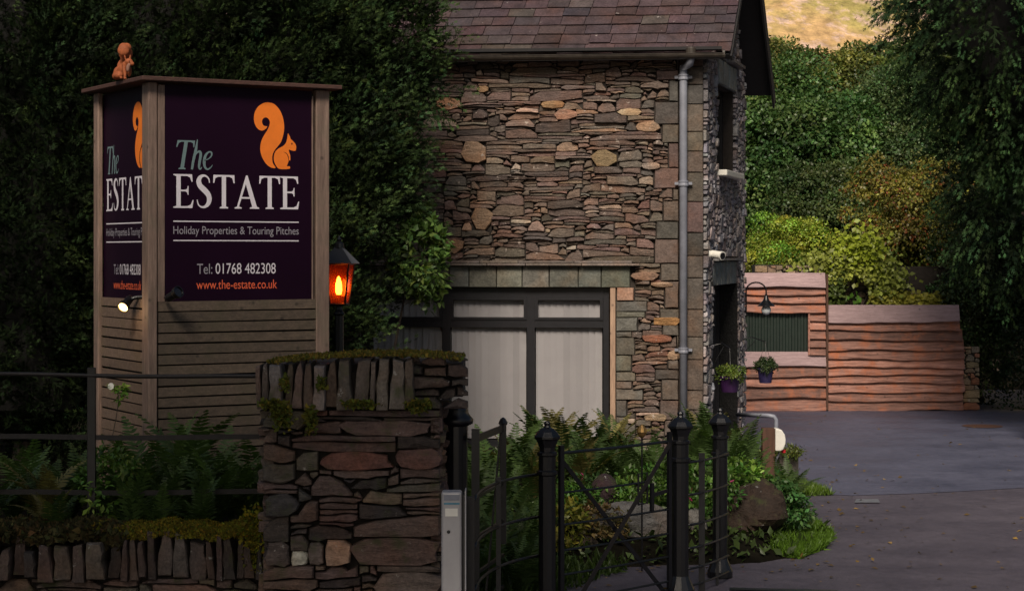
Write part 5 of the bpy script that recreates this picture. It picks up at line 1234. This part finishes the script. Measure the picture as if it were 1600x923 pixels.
# ------------------------------------------------------------------ ferns
def fern_mesh(name, seed, fronds, L, base, dry=.0, rise=.75):
    r = np.random.default_rng(seed); parts = []
    for k in range(fronds):
        az = 2*np.pi*(k+r.uniform(-.3, .3))/fronds; Lk = L*r.uniform(.7, 1.15); ris = rise*r.uniform(.8, 1.2); n = 26
        t = np.linspace(0, 1, n); ang = np.pi/2*ris*1.15-t**1.5*r.uniform(.7, 1.25)
        step = Lk/n; hx = np.cumsum(np.cos(ang))*step; hz = np.cumsum(np.sin(ang))*step
        sway = r.normal(0, .05)*t**2*Lk
        d0 = np.array([np.cos(az), np.sin(az), 0]); s0 = np.array([-np.sin(az), np.cos(az), 0])
        pos = d0*hx[:, None]+np.array([0, 0, 1])*hz[:, None]+s0*sway[:, None]
        tan = unit(np.gradient(pos, axis=0)); nrm = np.cross(tan, s0)
        nrm = np.where(nrm[:, 2:3] < 0, -nrm, nrm)
        w = .24*Lk*np.clip(np.minimum((t-.08)/.28, (1.02-t)/.72), 0, 1)**.85
        c0 = np.array(base)*np.exp(r.normal(0, .22))
        if r.random() < dry: c0 = np.array([.125, .11, .036])*np.exp(r.normal(0, .2))
        for sg in (-1, 1):
            ok = w > .012; p = pos[ok]; dd = s0*sg+tan[ok]*.42-nrm[ok]*.12+r.normal(size=p.shape)*.08
            cl = c0*np.exp(r.normal(0, .12, (len(p), 1)))
            parts.append(scatter(PIN_V, PIN_F, p, dd, nrm[ok], np.stack([w[ok], np.full(len(p), Lk*.034), w[ok]], 1), cl))
        sv = []; q = np.linspace(0, n-1, 7).astype(int)
        a = pos[q]-s0*.004*(1.1-t[q])[:, None]; b = pos[q]+s0*.004*(1.1-t[q])[:, None]; V = np.vstack([a, b]); m_ = len(q)
        Fc = np.array([(i, i+1, m_+i+1) for i in range(m_-1)]+[(i, m_+i+1, m_+i) for i in range(m_-1)]); parts.append((V, Fc, np.tile(c0*.7, (len(V), 1))))
    V, Fc, C = join(parts); return npmesh(name, V, Fc, M['fern'], C)
PIN_V = np.array([(0, .25, 0), (0, -.25, 0), (.3, .5, .02), (.3, -.5, .02), (.62, .34, .0), (.62, -.34, .0), (1, 0, -.07)], float); PIN_F = np.array([(0, 1, 3), (0, 3, 2), (2, 3, 5), (2, 5, 4), (4, 5, 6)])
FERN = [fern_mesh('fern', 100+i, 11+i % 3, .80, (.050, .085, .022), .0 if i < 4 else .5, .75+.05*(i % 3)) for i in range(6)]
def fern(x, y, z, s, var, label, group):
    o = bpy.data.objects.new('fern_plant', FERN[var]); link(o, None, (x, y, z)); o.scale = (s, s, s*rnd.uniform(.95, 1.2)); o.rotation_euler = (rnd.uniform(-.12, .12), rnd.uniform(-.12, .12), rnd.uniform(0, 6.3)); tag(o, label, 'fern', group)
gl = 'green fern growing between the roadside wall and the sign'
for (u, Y, s, v_) in ((185, 15.7, .95, 0), (230, 16.1, 1.15, 1), (262, 15.6, .9, 2), (300, 15.9, 1.15, 3), (335, 15.5, .95, 0), (360, 16.0, 1.1, 1), (390, 15.6, .9, 2), (210, 15.2, .7, 3), (320, 15.15, .65, 1), (280, 16.5, 1.2, 2), (405, 16.3, 1.0, 3), (250, 15.2, .6, 0)):
    fern(XU(u, Y), Y, .56, s, v_, gl, 'ferns below the sign')
gl = 'dark fern left of the fence post below the hedge'
for (u, Y, s, v_) in ((20, 15.8, .85, 1), (70, 15.6, .85, 4), (110, 16.0, .9, 2), (45, 16.6, .9, 0), (-15, 15.4, .8, 3), (90, 15.1, .6, 4)): fern(XU(u, Y), Y, .56, s, v_, gl, 'ferns left of the fence post')
gl = 'fern in front of the wide window behind the gates'
for (u, Y, s, v_) in ((760, 19.5, 1.2, 0), (800, 20.3, 1.35, 5), (835, 19.2, 1.15, 5), (880, 20.6, 1.35, 4), (905, 19.8, 1.2, 5), (930, 20.8, 1.2, 1), (975, 20.2, 1.0, 2), (850, 21.5, 1.3, 4), (780, 18.2, 1.0, 1), (820, 18.0, .95, 3), (735, 18.6, 1.0, 2), (1005, 21.0, 1.0, 3), (1035, 20.4, .9, 0), (955, 21.8, 1.1, 4)):
    fern(XU(u, Y), Y, bed_z(XU(u, Y), Y), s*.84, v_, gl, 'ferns below the window')
gl = 'low fern inside the curved railing left of the small gate'
for (u, Y, s, v_) in ((765, 15.9, .8, 0), (795, 16.5, .95, 1), (830, 17.1, .95, 2), (775, 17.2, 1.0, 3), (815, 15.7, .7, 1), (750, 16.6, .9, 2), (845, 15.9, .6, 0)): fern(XU(u, Y), Y, max(0, bed_z(XU(u, Y), Y)), s, v_, gl, 'ferns inside the left railing')
gl = 'fern around the rightmost gate post by the house corner'
for (u, Y, s, v_) in ((1080, 20.5, 1.1, 1), (1110, 21.4, 1.2, 2), (1140, 20.2, 1.15, 3), (1165, 21.0, 1.1, 0), (1095, 22.6, 1.1, 4), (1175, 19.9, .8, 1), (1150, 22.4, 1.0, 2), (1225, 19.8, .75, 0), (1235, 20.4, .65, 1)): fern(XU(u, Y), Y, bed_z(XU(u, Y), Y), s, v_, gl, 'ferns by the house corner')
# leafy plants in the bed
def plant(name, u, Y, w, h, n, per, seed, c, leaf, label, tint=None, tp=0, z=None, cat='plant', group=None):
    x = XU(u, Y); z = max(0, bed_z(x, Y)) if z is None else z
    V, Fc, C = broad_crown((x, Y, z+h*.45), (w/2, w/2, h*.5), n, per, seed, c, leaf, .09, .15, tint=tint, tintp=tp, zmin=z); o = mk(name, V, Fc, M['leaf'], None, C); return tag(o, label, cat, group)
plant('leafy_plant', 1010, 18.9, .8, .42, 90, 22, 51, (.09, .17, .03), .06, 'bright green leafy plant behind the latch of the small gate')
plant('leafy_plant', 1095, 18.7, .7, .5, 90, 22, 52, (.085, .17, .03), .06, 'bright green leafy plant between the two right hand gate posts', (.5, .05, .16), .01)
plant('leafy_plant', 905, 18.7, .6, .32, 80, 26, 53, (.07, .15, .02), .045, 'fine bright green plant low behind the hinge side of the small gate')
plant('leafy_plant', 930, 19.0, .5, .40, 60, 20, 54, (.06, .11, .03), .055, 'green plant with small pink flowers beside the rounded ornament', (.45, .06, .16), .03)
plant('leafy_plant', 1160, 19.0, .5, .62, 60, 18, 55, (.10, .2, .03), .07, 'light green broad leaved plant above the dark brown boulder')
plant('leafy_plant', 1215, 18.9, .55, .45, 80, 20, 56, (.05, .115, .03), .06, 'dark green weed beside the dark brown boulder')
plant('leafy_plant', 885, 17.75, .4, .35, 40, 16, 57, (.20, .2, .03), .07, 'yellowish broad leaved plant at the edge of the drive')
plant('leafy_plant', 180, 15.5, .45, .75, 70, 20, 58, (.10, .17, .03), .06, 'light green weed climbing in front of the slatted sign base', z=.58)
plant('leafy_plant', 940, 18.0, .5, .25, 50, 16, 59, (.13, .09, .035), .06, 'brownish low plant in front of the large grey boulder')
# bindweed with a white flower on the slats
bw_ = thing('bindweed', P(180, 640, 16.9), 'small bindweed with one white flower on the slatted sign base', 'plant')
m = MB(); m.tube([P(176, 680, 16.75), P(182, 650, 16.8), P(186, 620, 16.85), P(178, 604, 16.8)], .004, 5); m.build('stem', M['bark'], bw_)
m = MB(); m.lathe(P(176, 604, 16.75), [(.004, 0), (.012, .02), (.03, .04)], 10, (-.2, -1, .2)); m.build('flower', M['white_plastic'], bw_)
V, Fc, C = broad_crown(P(187, 614, 16.75), (.05, .04, .07), 10, 8, 60, (.11, .2, .03), .06, .03); mk('leaves', V, Fc, M['leaf'], bw_, C)
# ground cover and grass
r = np.random.default_rng(17); pts = []; 
while len(pts) < 9000:
    x, y = r.uniform(-3.0, 3.4), r.uniform(17.2, 24.5)
    if inside(x, y, BED): pts.append((x, y, bed_z(x, y)))
pts = np.array(pts); n = len(pts); c = np.array([.055, .085, .022])*np.exp(r.normal(0, .35, (n, 1)))
V, Fc, C = scatter(LEAF_V, LEAF_F, pts+np.array([0, 0, .03]), r.normal(size=(n, 3))+np.array([0, 0, .5]), np.tile([0, 0, 1.], (n, 1))+r.normal(size=(n, 3))*.4, r.uniform(.05, .13, n), c)
o = mk('ground_cover', V, Fc, M['leaf'], None, C); tag(o, 'low leafy ground cover filling the garden bed', 'ground cover', kind='stuff')
BL_V = np.array([(0, .5, 0), (0, -.5, 0), (.6, .3, .05), (1, 0, -.1)], float); BL_F = np.array([(0, 1, 2), (1, 3, 2)])
def grass(name, poly, n, size, c, label, zf):
    r = np.random.default_rng(n); a = np.array(poly); pts = []
    while len(pts) < n:
        x, y = r.uniform(a[:, 0].min(), a[:, 0].max()), r.uniform(a[:, 1].min(), a[:, 1].max())
        if inside(x, y, poly): pts.append((x, y, zf(x, y)))
    pts = np.array(pts); d = r.normal(size=(n, 3))*.55+np.array([0, 0, 1]); cl = np.array(c)*np.exp(r.normal(0, .25, (n, 1)))
    V, Fc, C = scatter(BL_V, BL_F, pts, d, r.normal(size=(n, 3)), np.stack([size*r.uniform(.5, 1.3, n), np.full(n, size*.14), np.full(n, size*.6)], 1), cl)
    o = mk(name, V, Fc, M['leaf'], None, C); tag(o, label, 'grass', kind='stuff')
gp_ = [tuple(G(a, b).xy) for a, b in ((1205, 868), (1250, 872), (1290, 856), (1302, 838), (1275, 822), (1235, 812), (1215, 835))]
grass('grass', gp_, 9000, .10, (.085, .16, .016), 'bright green grass at the corner of the bed by the drive', lambda x, y: max(0, bed_z(x, y)*.5))
gp_ = [tuple(G(a, b).xy) for a, b in ((1238, 775), (1300, 772.5), (1285, 766), (1240, 752))]
grass('grass', gp_, 2600, .09, (.09, .15, .02), 'thin strip of grass along the car park edge by the trough', lambda x, y: 0)
gp_ = [(-1.6, 15.6), (.15, 15.6), (1.1, 17.4), (-1.6, 17.6)]
grass('grass', gp_, 3500, .16, (.035, .06, .012), 'rough dark grass inside the curved railing', lambda x, y: 0)

# ------------------------------------------------------------------ trees
def conifer(name, u, Y, w, h, z0, n, seed, label, base=(.024, .042, .014), **kw):
    x = XU(u, Y); t = thing(name, (x, Y, 0), label, 'tree', kw.pop('group', None))
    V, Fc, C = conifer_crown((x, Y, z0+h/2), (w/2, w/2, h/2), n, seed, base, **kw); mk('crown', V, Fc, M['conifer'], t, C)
    V, Fc = core_mesh((x, Y, z0+h/2), (w/2, w/2, h/2), 'col', kw.get('taper', .35)); mk('shaded_twig_core', V, Fc, M['shaded_twigs'], t)
    trunk_limbs((x, Y, 0), (x, Y, z0+h*.85), .16, seed, 8, w*.35, parent=t)
conifer('cypress_tree', 50, 21.6, 2.7, 6.6, .3, 1900, 201, 'dark cypress at the far left edge behind the rail fence', (.016, .029, .010), shape='col', side=(0, -1, 0))
conifer('cypress_tree', 275, 21.9, 2.7, 6.9, .3, 1900, 202, 'dark cypress directly behind the purple sign', (.021, .037, .012), shape='col', side=(0, -1, 0))
conifer('cypress_tree', 432, 22.3, 2.0, 6.6, 1.0, 1050, 203, 'tall cypress rising behind the right edge of the sign', (.028, .050, .016), shape='col', side=(.2, -1, 0))
conifer('cypress_tree', 545, 23.0, 1.15, 5.6, 2.15, 700, 204, 'slim cypress overlapping the left end of the stone house', (.027, .048, .016), shape='col', side=(.4, -1, 0), amp=.14, taper=.6)
conifer('cypress_tree', 165, 23.6, 3.0, 7.2, .3, 900, 208, 'dark cypress in the second row behind the squirrel figure', shape='col', side=(0, -1, 0))
t = [o for o in bpy.data.objects if o.get('label') == 'slim cypress overlapping the left end of the stone house'][0]
V, Fc, C = conifer_crown(P(636, 55, 23.2), (.34, .45, .95), 150, 205, (.032, .058, .018), plume=.42, side=(.3, -1, 0)); mk('side_branch', V, Fc, M['conifer'], t, C)
V, Fc, C = conifer_crown(P(622, 290, 23.2), (.16, .3, .55), 60, 207, (.026, .048, .018), plume=.35, side=(.3, -1, 0)); mk('side_branch', V, Fc, M['conifer'], t, C)
lb2 = thing('laurel_bush', (XU(590, 23.3), 23.3, 0), 'laurel bush with glossy light leaves against the left of the house', 'bush')
V, Fc, C = broad_crown(P(655, 400, 23.0), (.30, .35, .55), 110, 16, 206, (.07, .12, .028), .10, .14, .2, side=(.3, -1, 0)); mk('crown', V, Fc, M['leaf'], lb2, C)
trunk_limbs((XU(590, 23.3), 23.3, 0), P(640, 400, 23.1), .03, 206, 5, .3, parent=lb2)
# large conifer upper right
t = thing('conifer_tree', (XU(1640, 29), 29, 0), 'big dark drooping conifer overhanging from the upper right', 'tree')
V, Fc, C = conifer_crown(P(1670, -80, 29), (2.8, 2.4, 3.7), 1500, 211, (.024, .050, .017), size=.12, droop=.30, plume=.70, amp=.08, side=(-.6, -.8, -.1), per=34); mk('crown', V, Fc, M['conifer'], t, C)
V, Fc = core_mesh(P(1670, -80, 29), (2.8, 2.4, 3.7), 'ell', 1, .74); mk('shaded_twig_core', V, Fc, M['shaded_twigs'], t)
V, Fc, C = conifer_crown(P(1600, 265, 29.6), (1.15, 1.0, 1.5), 260, 212, (.024, .050, .017), size=.12, droop=.30, plume=.60, side=(-.6, -.8, -.1), per=30); mk('low_branch', V, Fc, M['conifer'], t, C)
trunk_limbs((XU(1640, 29), 29, 0), (XU(1640, 29), 29, 10), .26, 211, 8, .7, parent=t)
def broad(name, u, v, Y, ru, rv, n, per, seed, c, leaf, clump, label, cat='tree', z0=0, rad_y=None, cl_=2.4, lobes=26, **kw):
    s = Y/F; ctr = P(u, v, Y); t = thing(name, (ctr.x, Y, z0), label, cat, kw.pop('group', None))
    V, Fc, C = broad_crown(ctr, (ru*s, rad_y or ru*s, rv*s), int(n/cl_), int(per*cl_*2.4), seed, c, leaf*.62, clump*cl_**.4, side=(0, -1, .2), lobes=lobes, LV=KITE_V, LF=KITE_F, **kw); mk('crown', V, Fc, M['leaf'], t, C)
    trunk_limbs((ctr.x, Y, z0), (ctr.x, Y, ctr.z+rv*s*.5), .05+.03*ru*s, seed, 8, ru*s*.6, parent=t)
broad('sycamore_tree', 1235, 245, 46, 125, 128, 950, 30, 301, (.080, .150, .042), .17, .42, 'dense green broadleaf tree right beside the house gable', rad_y=2.0)
broad('ash_tree', 1395, 230, 47, 85, 110, 700, 30, 302, (.088, .140, .048), .13, .40, 'feathery dull green tree left of the big dark conifer', rad_y=1.8)
broad('woodland_tree', 1290, 150, 58, 100, 62, 600, 26, 303, (.11, .125, .028), .2, .42, 'olive green tree crown below the sunlit hillside', rad_y=2, z0=0)
broad('woodland_tree', 1180, 140, 60, 80, 60, 400, 26, 304, (.09, .11, .028), .2, .42, 'dark olive tree crown showing just past the barge board', rad_y=2)
broad('woodland_tree', 1420, 150, 62, 110, 90, 500, 26, 305, (.08, .105, .03), .2, .45, 'green tree crown behind the feathery tree', rad_y=2)
broad('cherry_bush', 1415, 370, 38.6, 100, 112, 700, 30, 306, (.155, .150, .028), .115, .26, 'olive yellow bush with reddish leaves above the board fence', cat='bush', tint=(.22, .07, .025), tintp=.10, droop=.9, rad_y=1.0)
broad('hazel_bush', 1228, 400, 38.2, 80, 48, 420, 28, 307, (.20, .24, .03), .085, .22, 'yellow green bush above the timber shed', cat='bush', hue=.2, rad_y=.8)
broad('dark_laurel', 1530, 450, 36.4, 75, 165, 800, 28, 308, (.040, .062, .020), .11, .25, 'dark green laurel mass at the right end of the fence', cat='bush', rad_y=1.3)
broad('dark_laurel', 1610, 420, 35.6, 70, 250, 800, 28, 309, (.028, .046, .016), .11, .25, 'very dark laurel at the right edge of the picture', cat='bush', rad_y=1.2)
broad('dark_laurel', 1310, 330, 43, 110, 60, 420, 28, 310, (.06, .09, .028), .13, .3, 'dark green bush between the broadleaf tree and the olive bush', cat='bush', rad_y=1)
broad('woodland_tree', 1490, 240, 49, 110, 130, 600, 28, 313, (.06, .085, .028), .17, .4, 'green tree showing between the feathery tree and the big conifer', rad_y=1.5)
broad('woodland_tree', 1560, 330, 45, 130, 190, 700, 28, 311, (.035, .055, .02), .17, .4, 'shaded tree behind the dark laurels at the right', rad_y=1.5)
broad('woodland_tree', 1300, 380, 52, 170, 90, 500, 28, 312, (.045, .07, .025), .17, .4, 'shaded thicket behind the yellow green bush', rad_y=1.5)
broad('dark_laurel', 1720, 420, 36.0, 90, 240, 700, 28, 314, (.03, .05, .018), .13, .3, 'dark laurel hedge just outside the right edge of the picture', cat='bush', rad_y=1.2)
broad('dark_laurel', 1850, 400, 36.5, 90, 250, 600, 28, 315, (.035, .055, .02), .14, .3, 'dark laurel hedge further outside the right edge of the picture', cat='bush', rad_y=1.2)
broad('woodland_tree', 1080, 250, 48, 110, 170, 500, 28, 316, (.06, .10, .03), .17, .4, 'broadleaf tree hidden behind the stone house', rad_y=1.5)
# ivy over the old wall
iv = thing('ivy', (XU(1340, 35.9), 35.9, 0), 'bright yellow green ivy climbing over the old garden wall', 'ivy')
r = np.random.default_rng(77); pp = []; cc_ = []
for (u, v, su, sv, k, c) in ((1340, 390, 34, 30, 900, (.30, .36, .035)), (1330, 430, 50, 12, 900, (.28, .31, .055)), (1308, 450, 14, 24, 450, (.07, .10, .02)), (1385, 440, 26, 28, 900, (.23, .27, .05)), (1440, 468, 48, 7, 1100, (.40, .37, .06)), (1400, 466, 30, 9, 600, (.30, .29, .05)), (1335, 465, 10, 6, 120, (.10, .22, .03)), (1290, 408, 40, 12, 400, (.23, .26, .05))):
    for i in range(k):
        uu, vv = u+r.normal()*su*.55, v+r.normal()*sv*.55
        if 1322 < uu < 1356 and 428 < vv < 478 and r.random() < .93: continue
        pp.append(tuple(P(uu, vv, 35.95-r.random()*.22))); cc_.append(np.array(c)*math.exp(r.normal()*.25))
pp = np.array(pp); n = len(pp)
V, Fc, C = scatter(LEAF_V*np.array([1, 1.5, 1]), LEAF_F, pp, r.normal(size=(n, 3))*.7+np.array([0, -.3, -.5]), r.normal(size=(n, 3))*.4+np.array([0, -1, .6]), r.uniform(.06, .13, n), np.array(cc_)); mk('leaves', V, Fc, M['leaf'], iv, C)
m = MB()
for (u, v, u2, v2) in ((1330, 490, 1340, 400), (1345, 480, 1375, 420), (1310, 470, 1318, 425), (1400, 485, 1430, 465)): m.tube([P(u, v, 36.2), P((u+u2)/2+3, (v+v2)/2, 36.12), P(u2, v2, 36.0)], [.025, .02, .01], 6)
m.build('stem', M['bark'], iv)

# ------------------------------------------------------------------ unseen trees added by the camera to shade the foreground
for (x, y, z, rx, ry, rz, sd, lab) in ((-7.4, 4.6, 10.6, 2.8, 2.2, 3.6, 401, 'tall broadleaf tree overhanging the road left of the camera'), (-3.1, 4.2, 11.0, 2.8, 2.2, 3.6, 402, 'tall broadleaf tree overhanging the road above the camera')):
    t = thing('shade_tree', (x-3, -2.5, 0), lab, 'tree')
    V, Fc, C = broad_crown((x, y, z), (rx, ry, rz), 900, 16, sd, (.05, .085, .025), .26, .6); mk('crown', V, Fc, M['leaf'], t, C)
    trunk_limbs((x-3, -2.5, 0), (x, y-.5, z+1), .22, sd, 7, 1.6, parent=t)

r = np.random.default_rng(91); pts = []
while len(pts) < 420:
    x, y = r.uniform(.5, 8), r.uniform(15.5, 34)
    if inside(x, y, BED): continue
    d_ = edge_dist(x, y, BED)
    if r.random() < math.exp(-d_*1.4)+.05: pts.append((x, y, .006))
pts = np.array(pts); n = len(pts)
V, Fc, C = scatter(KITE_V, KITE_F, pts, r.normal(size=(n, 3))*np.array([1, 1, .12]), np.tile([0, 0, 1.], (n, 1))+r.normal(size=(n, 3))*.25, r.uniform(.03, .08, n), np.array([.16, .10, .03])*np.exp(r.normal(0, .4, (n, 1))))
o = mk('fallen_leaves', V, Fc, M['leaf'], None, C); tag(o, 'scattered brown fallen leaves on the drive', 'leaves', kind='stuff')
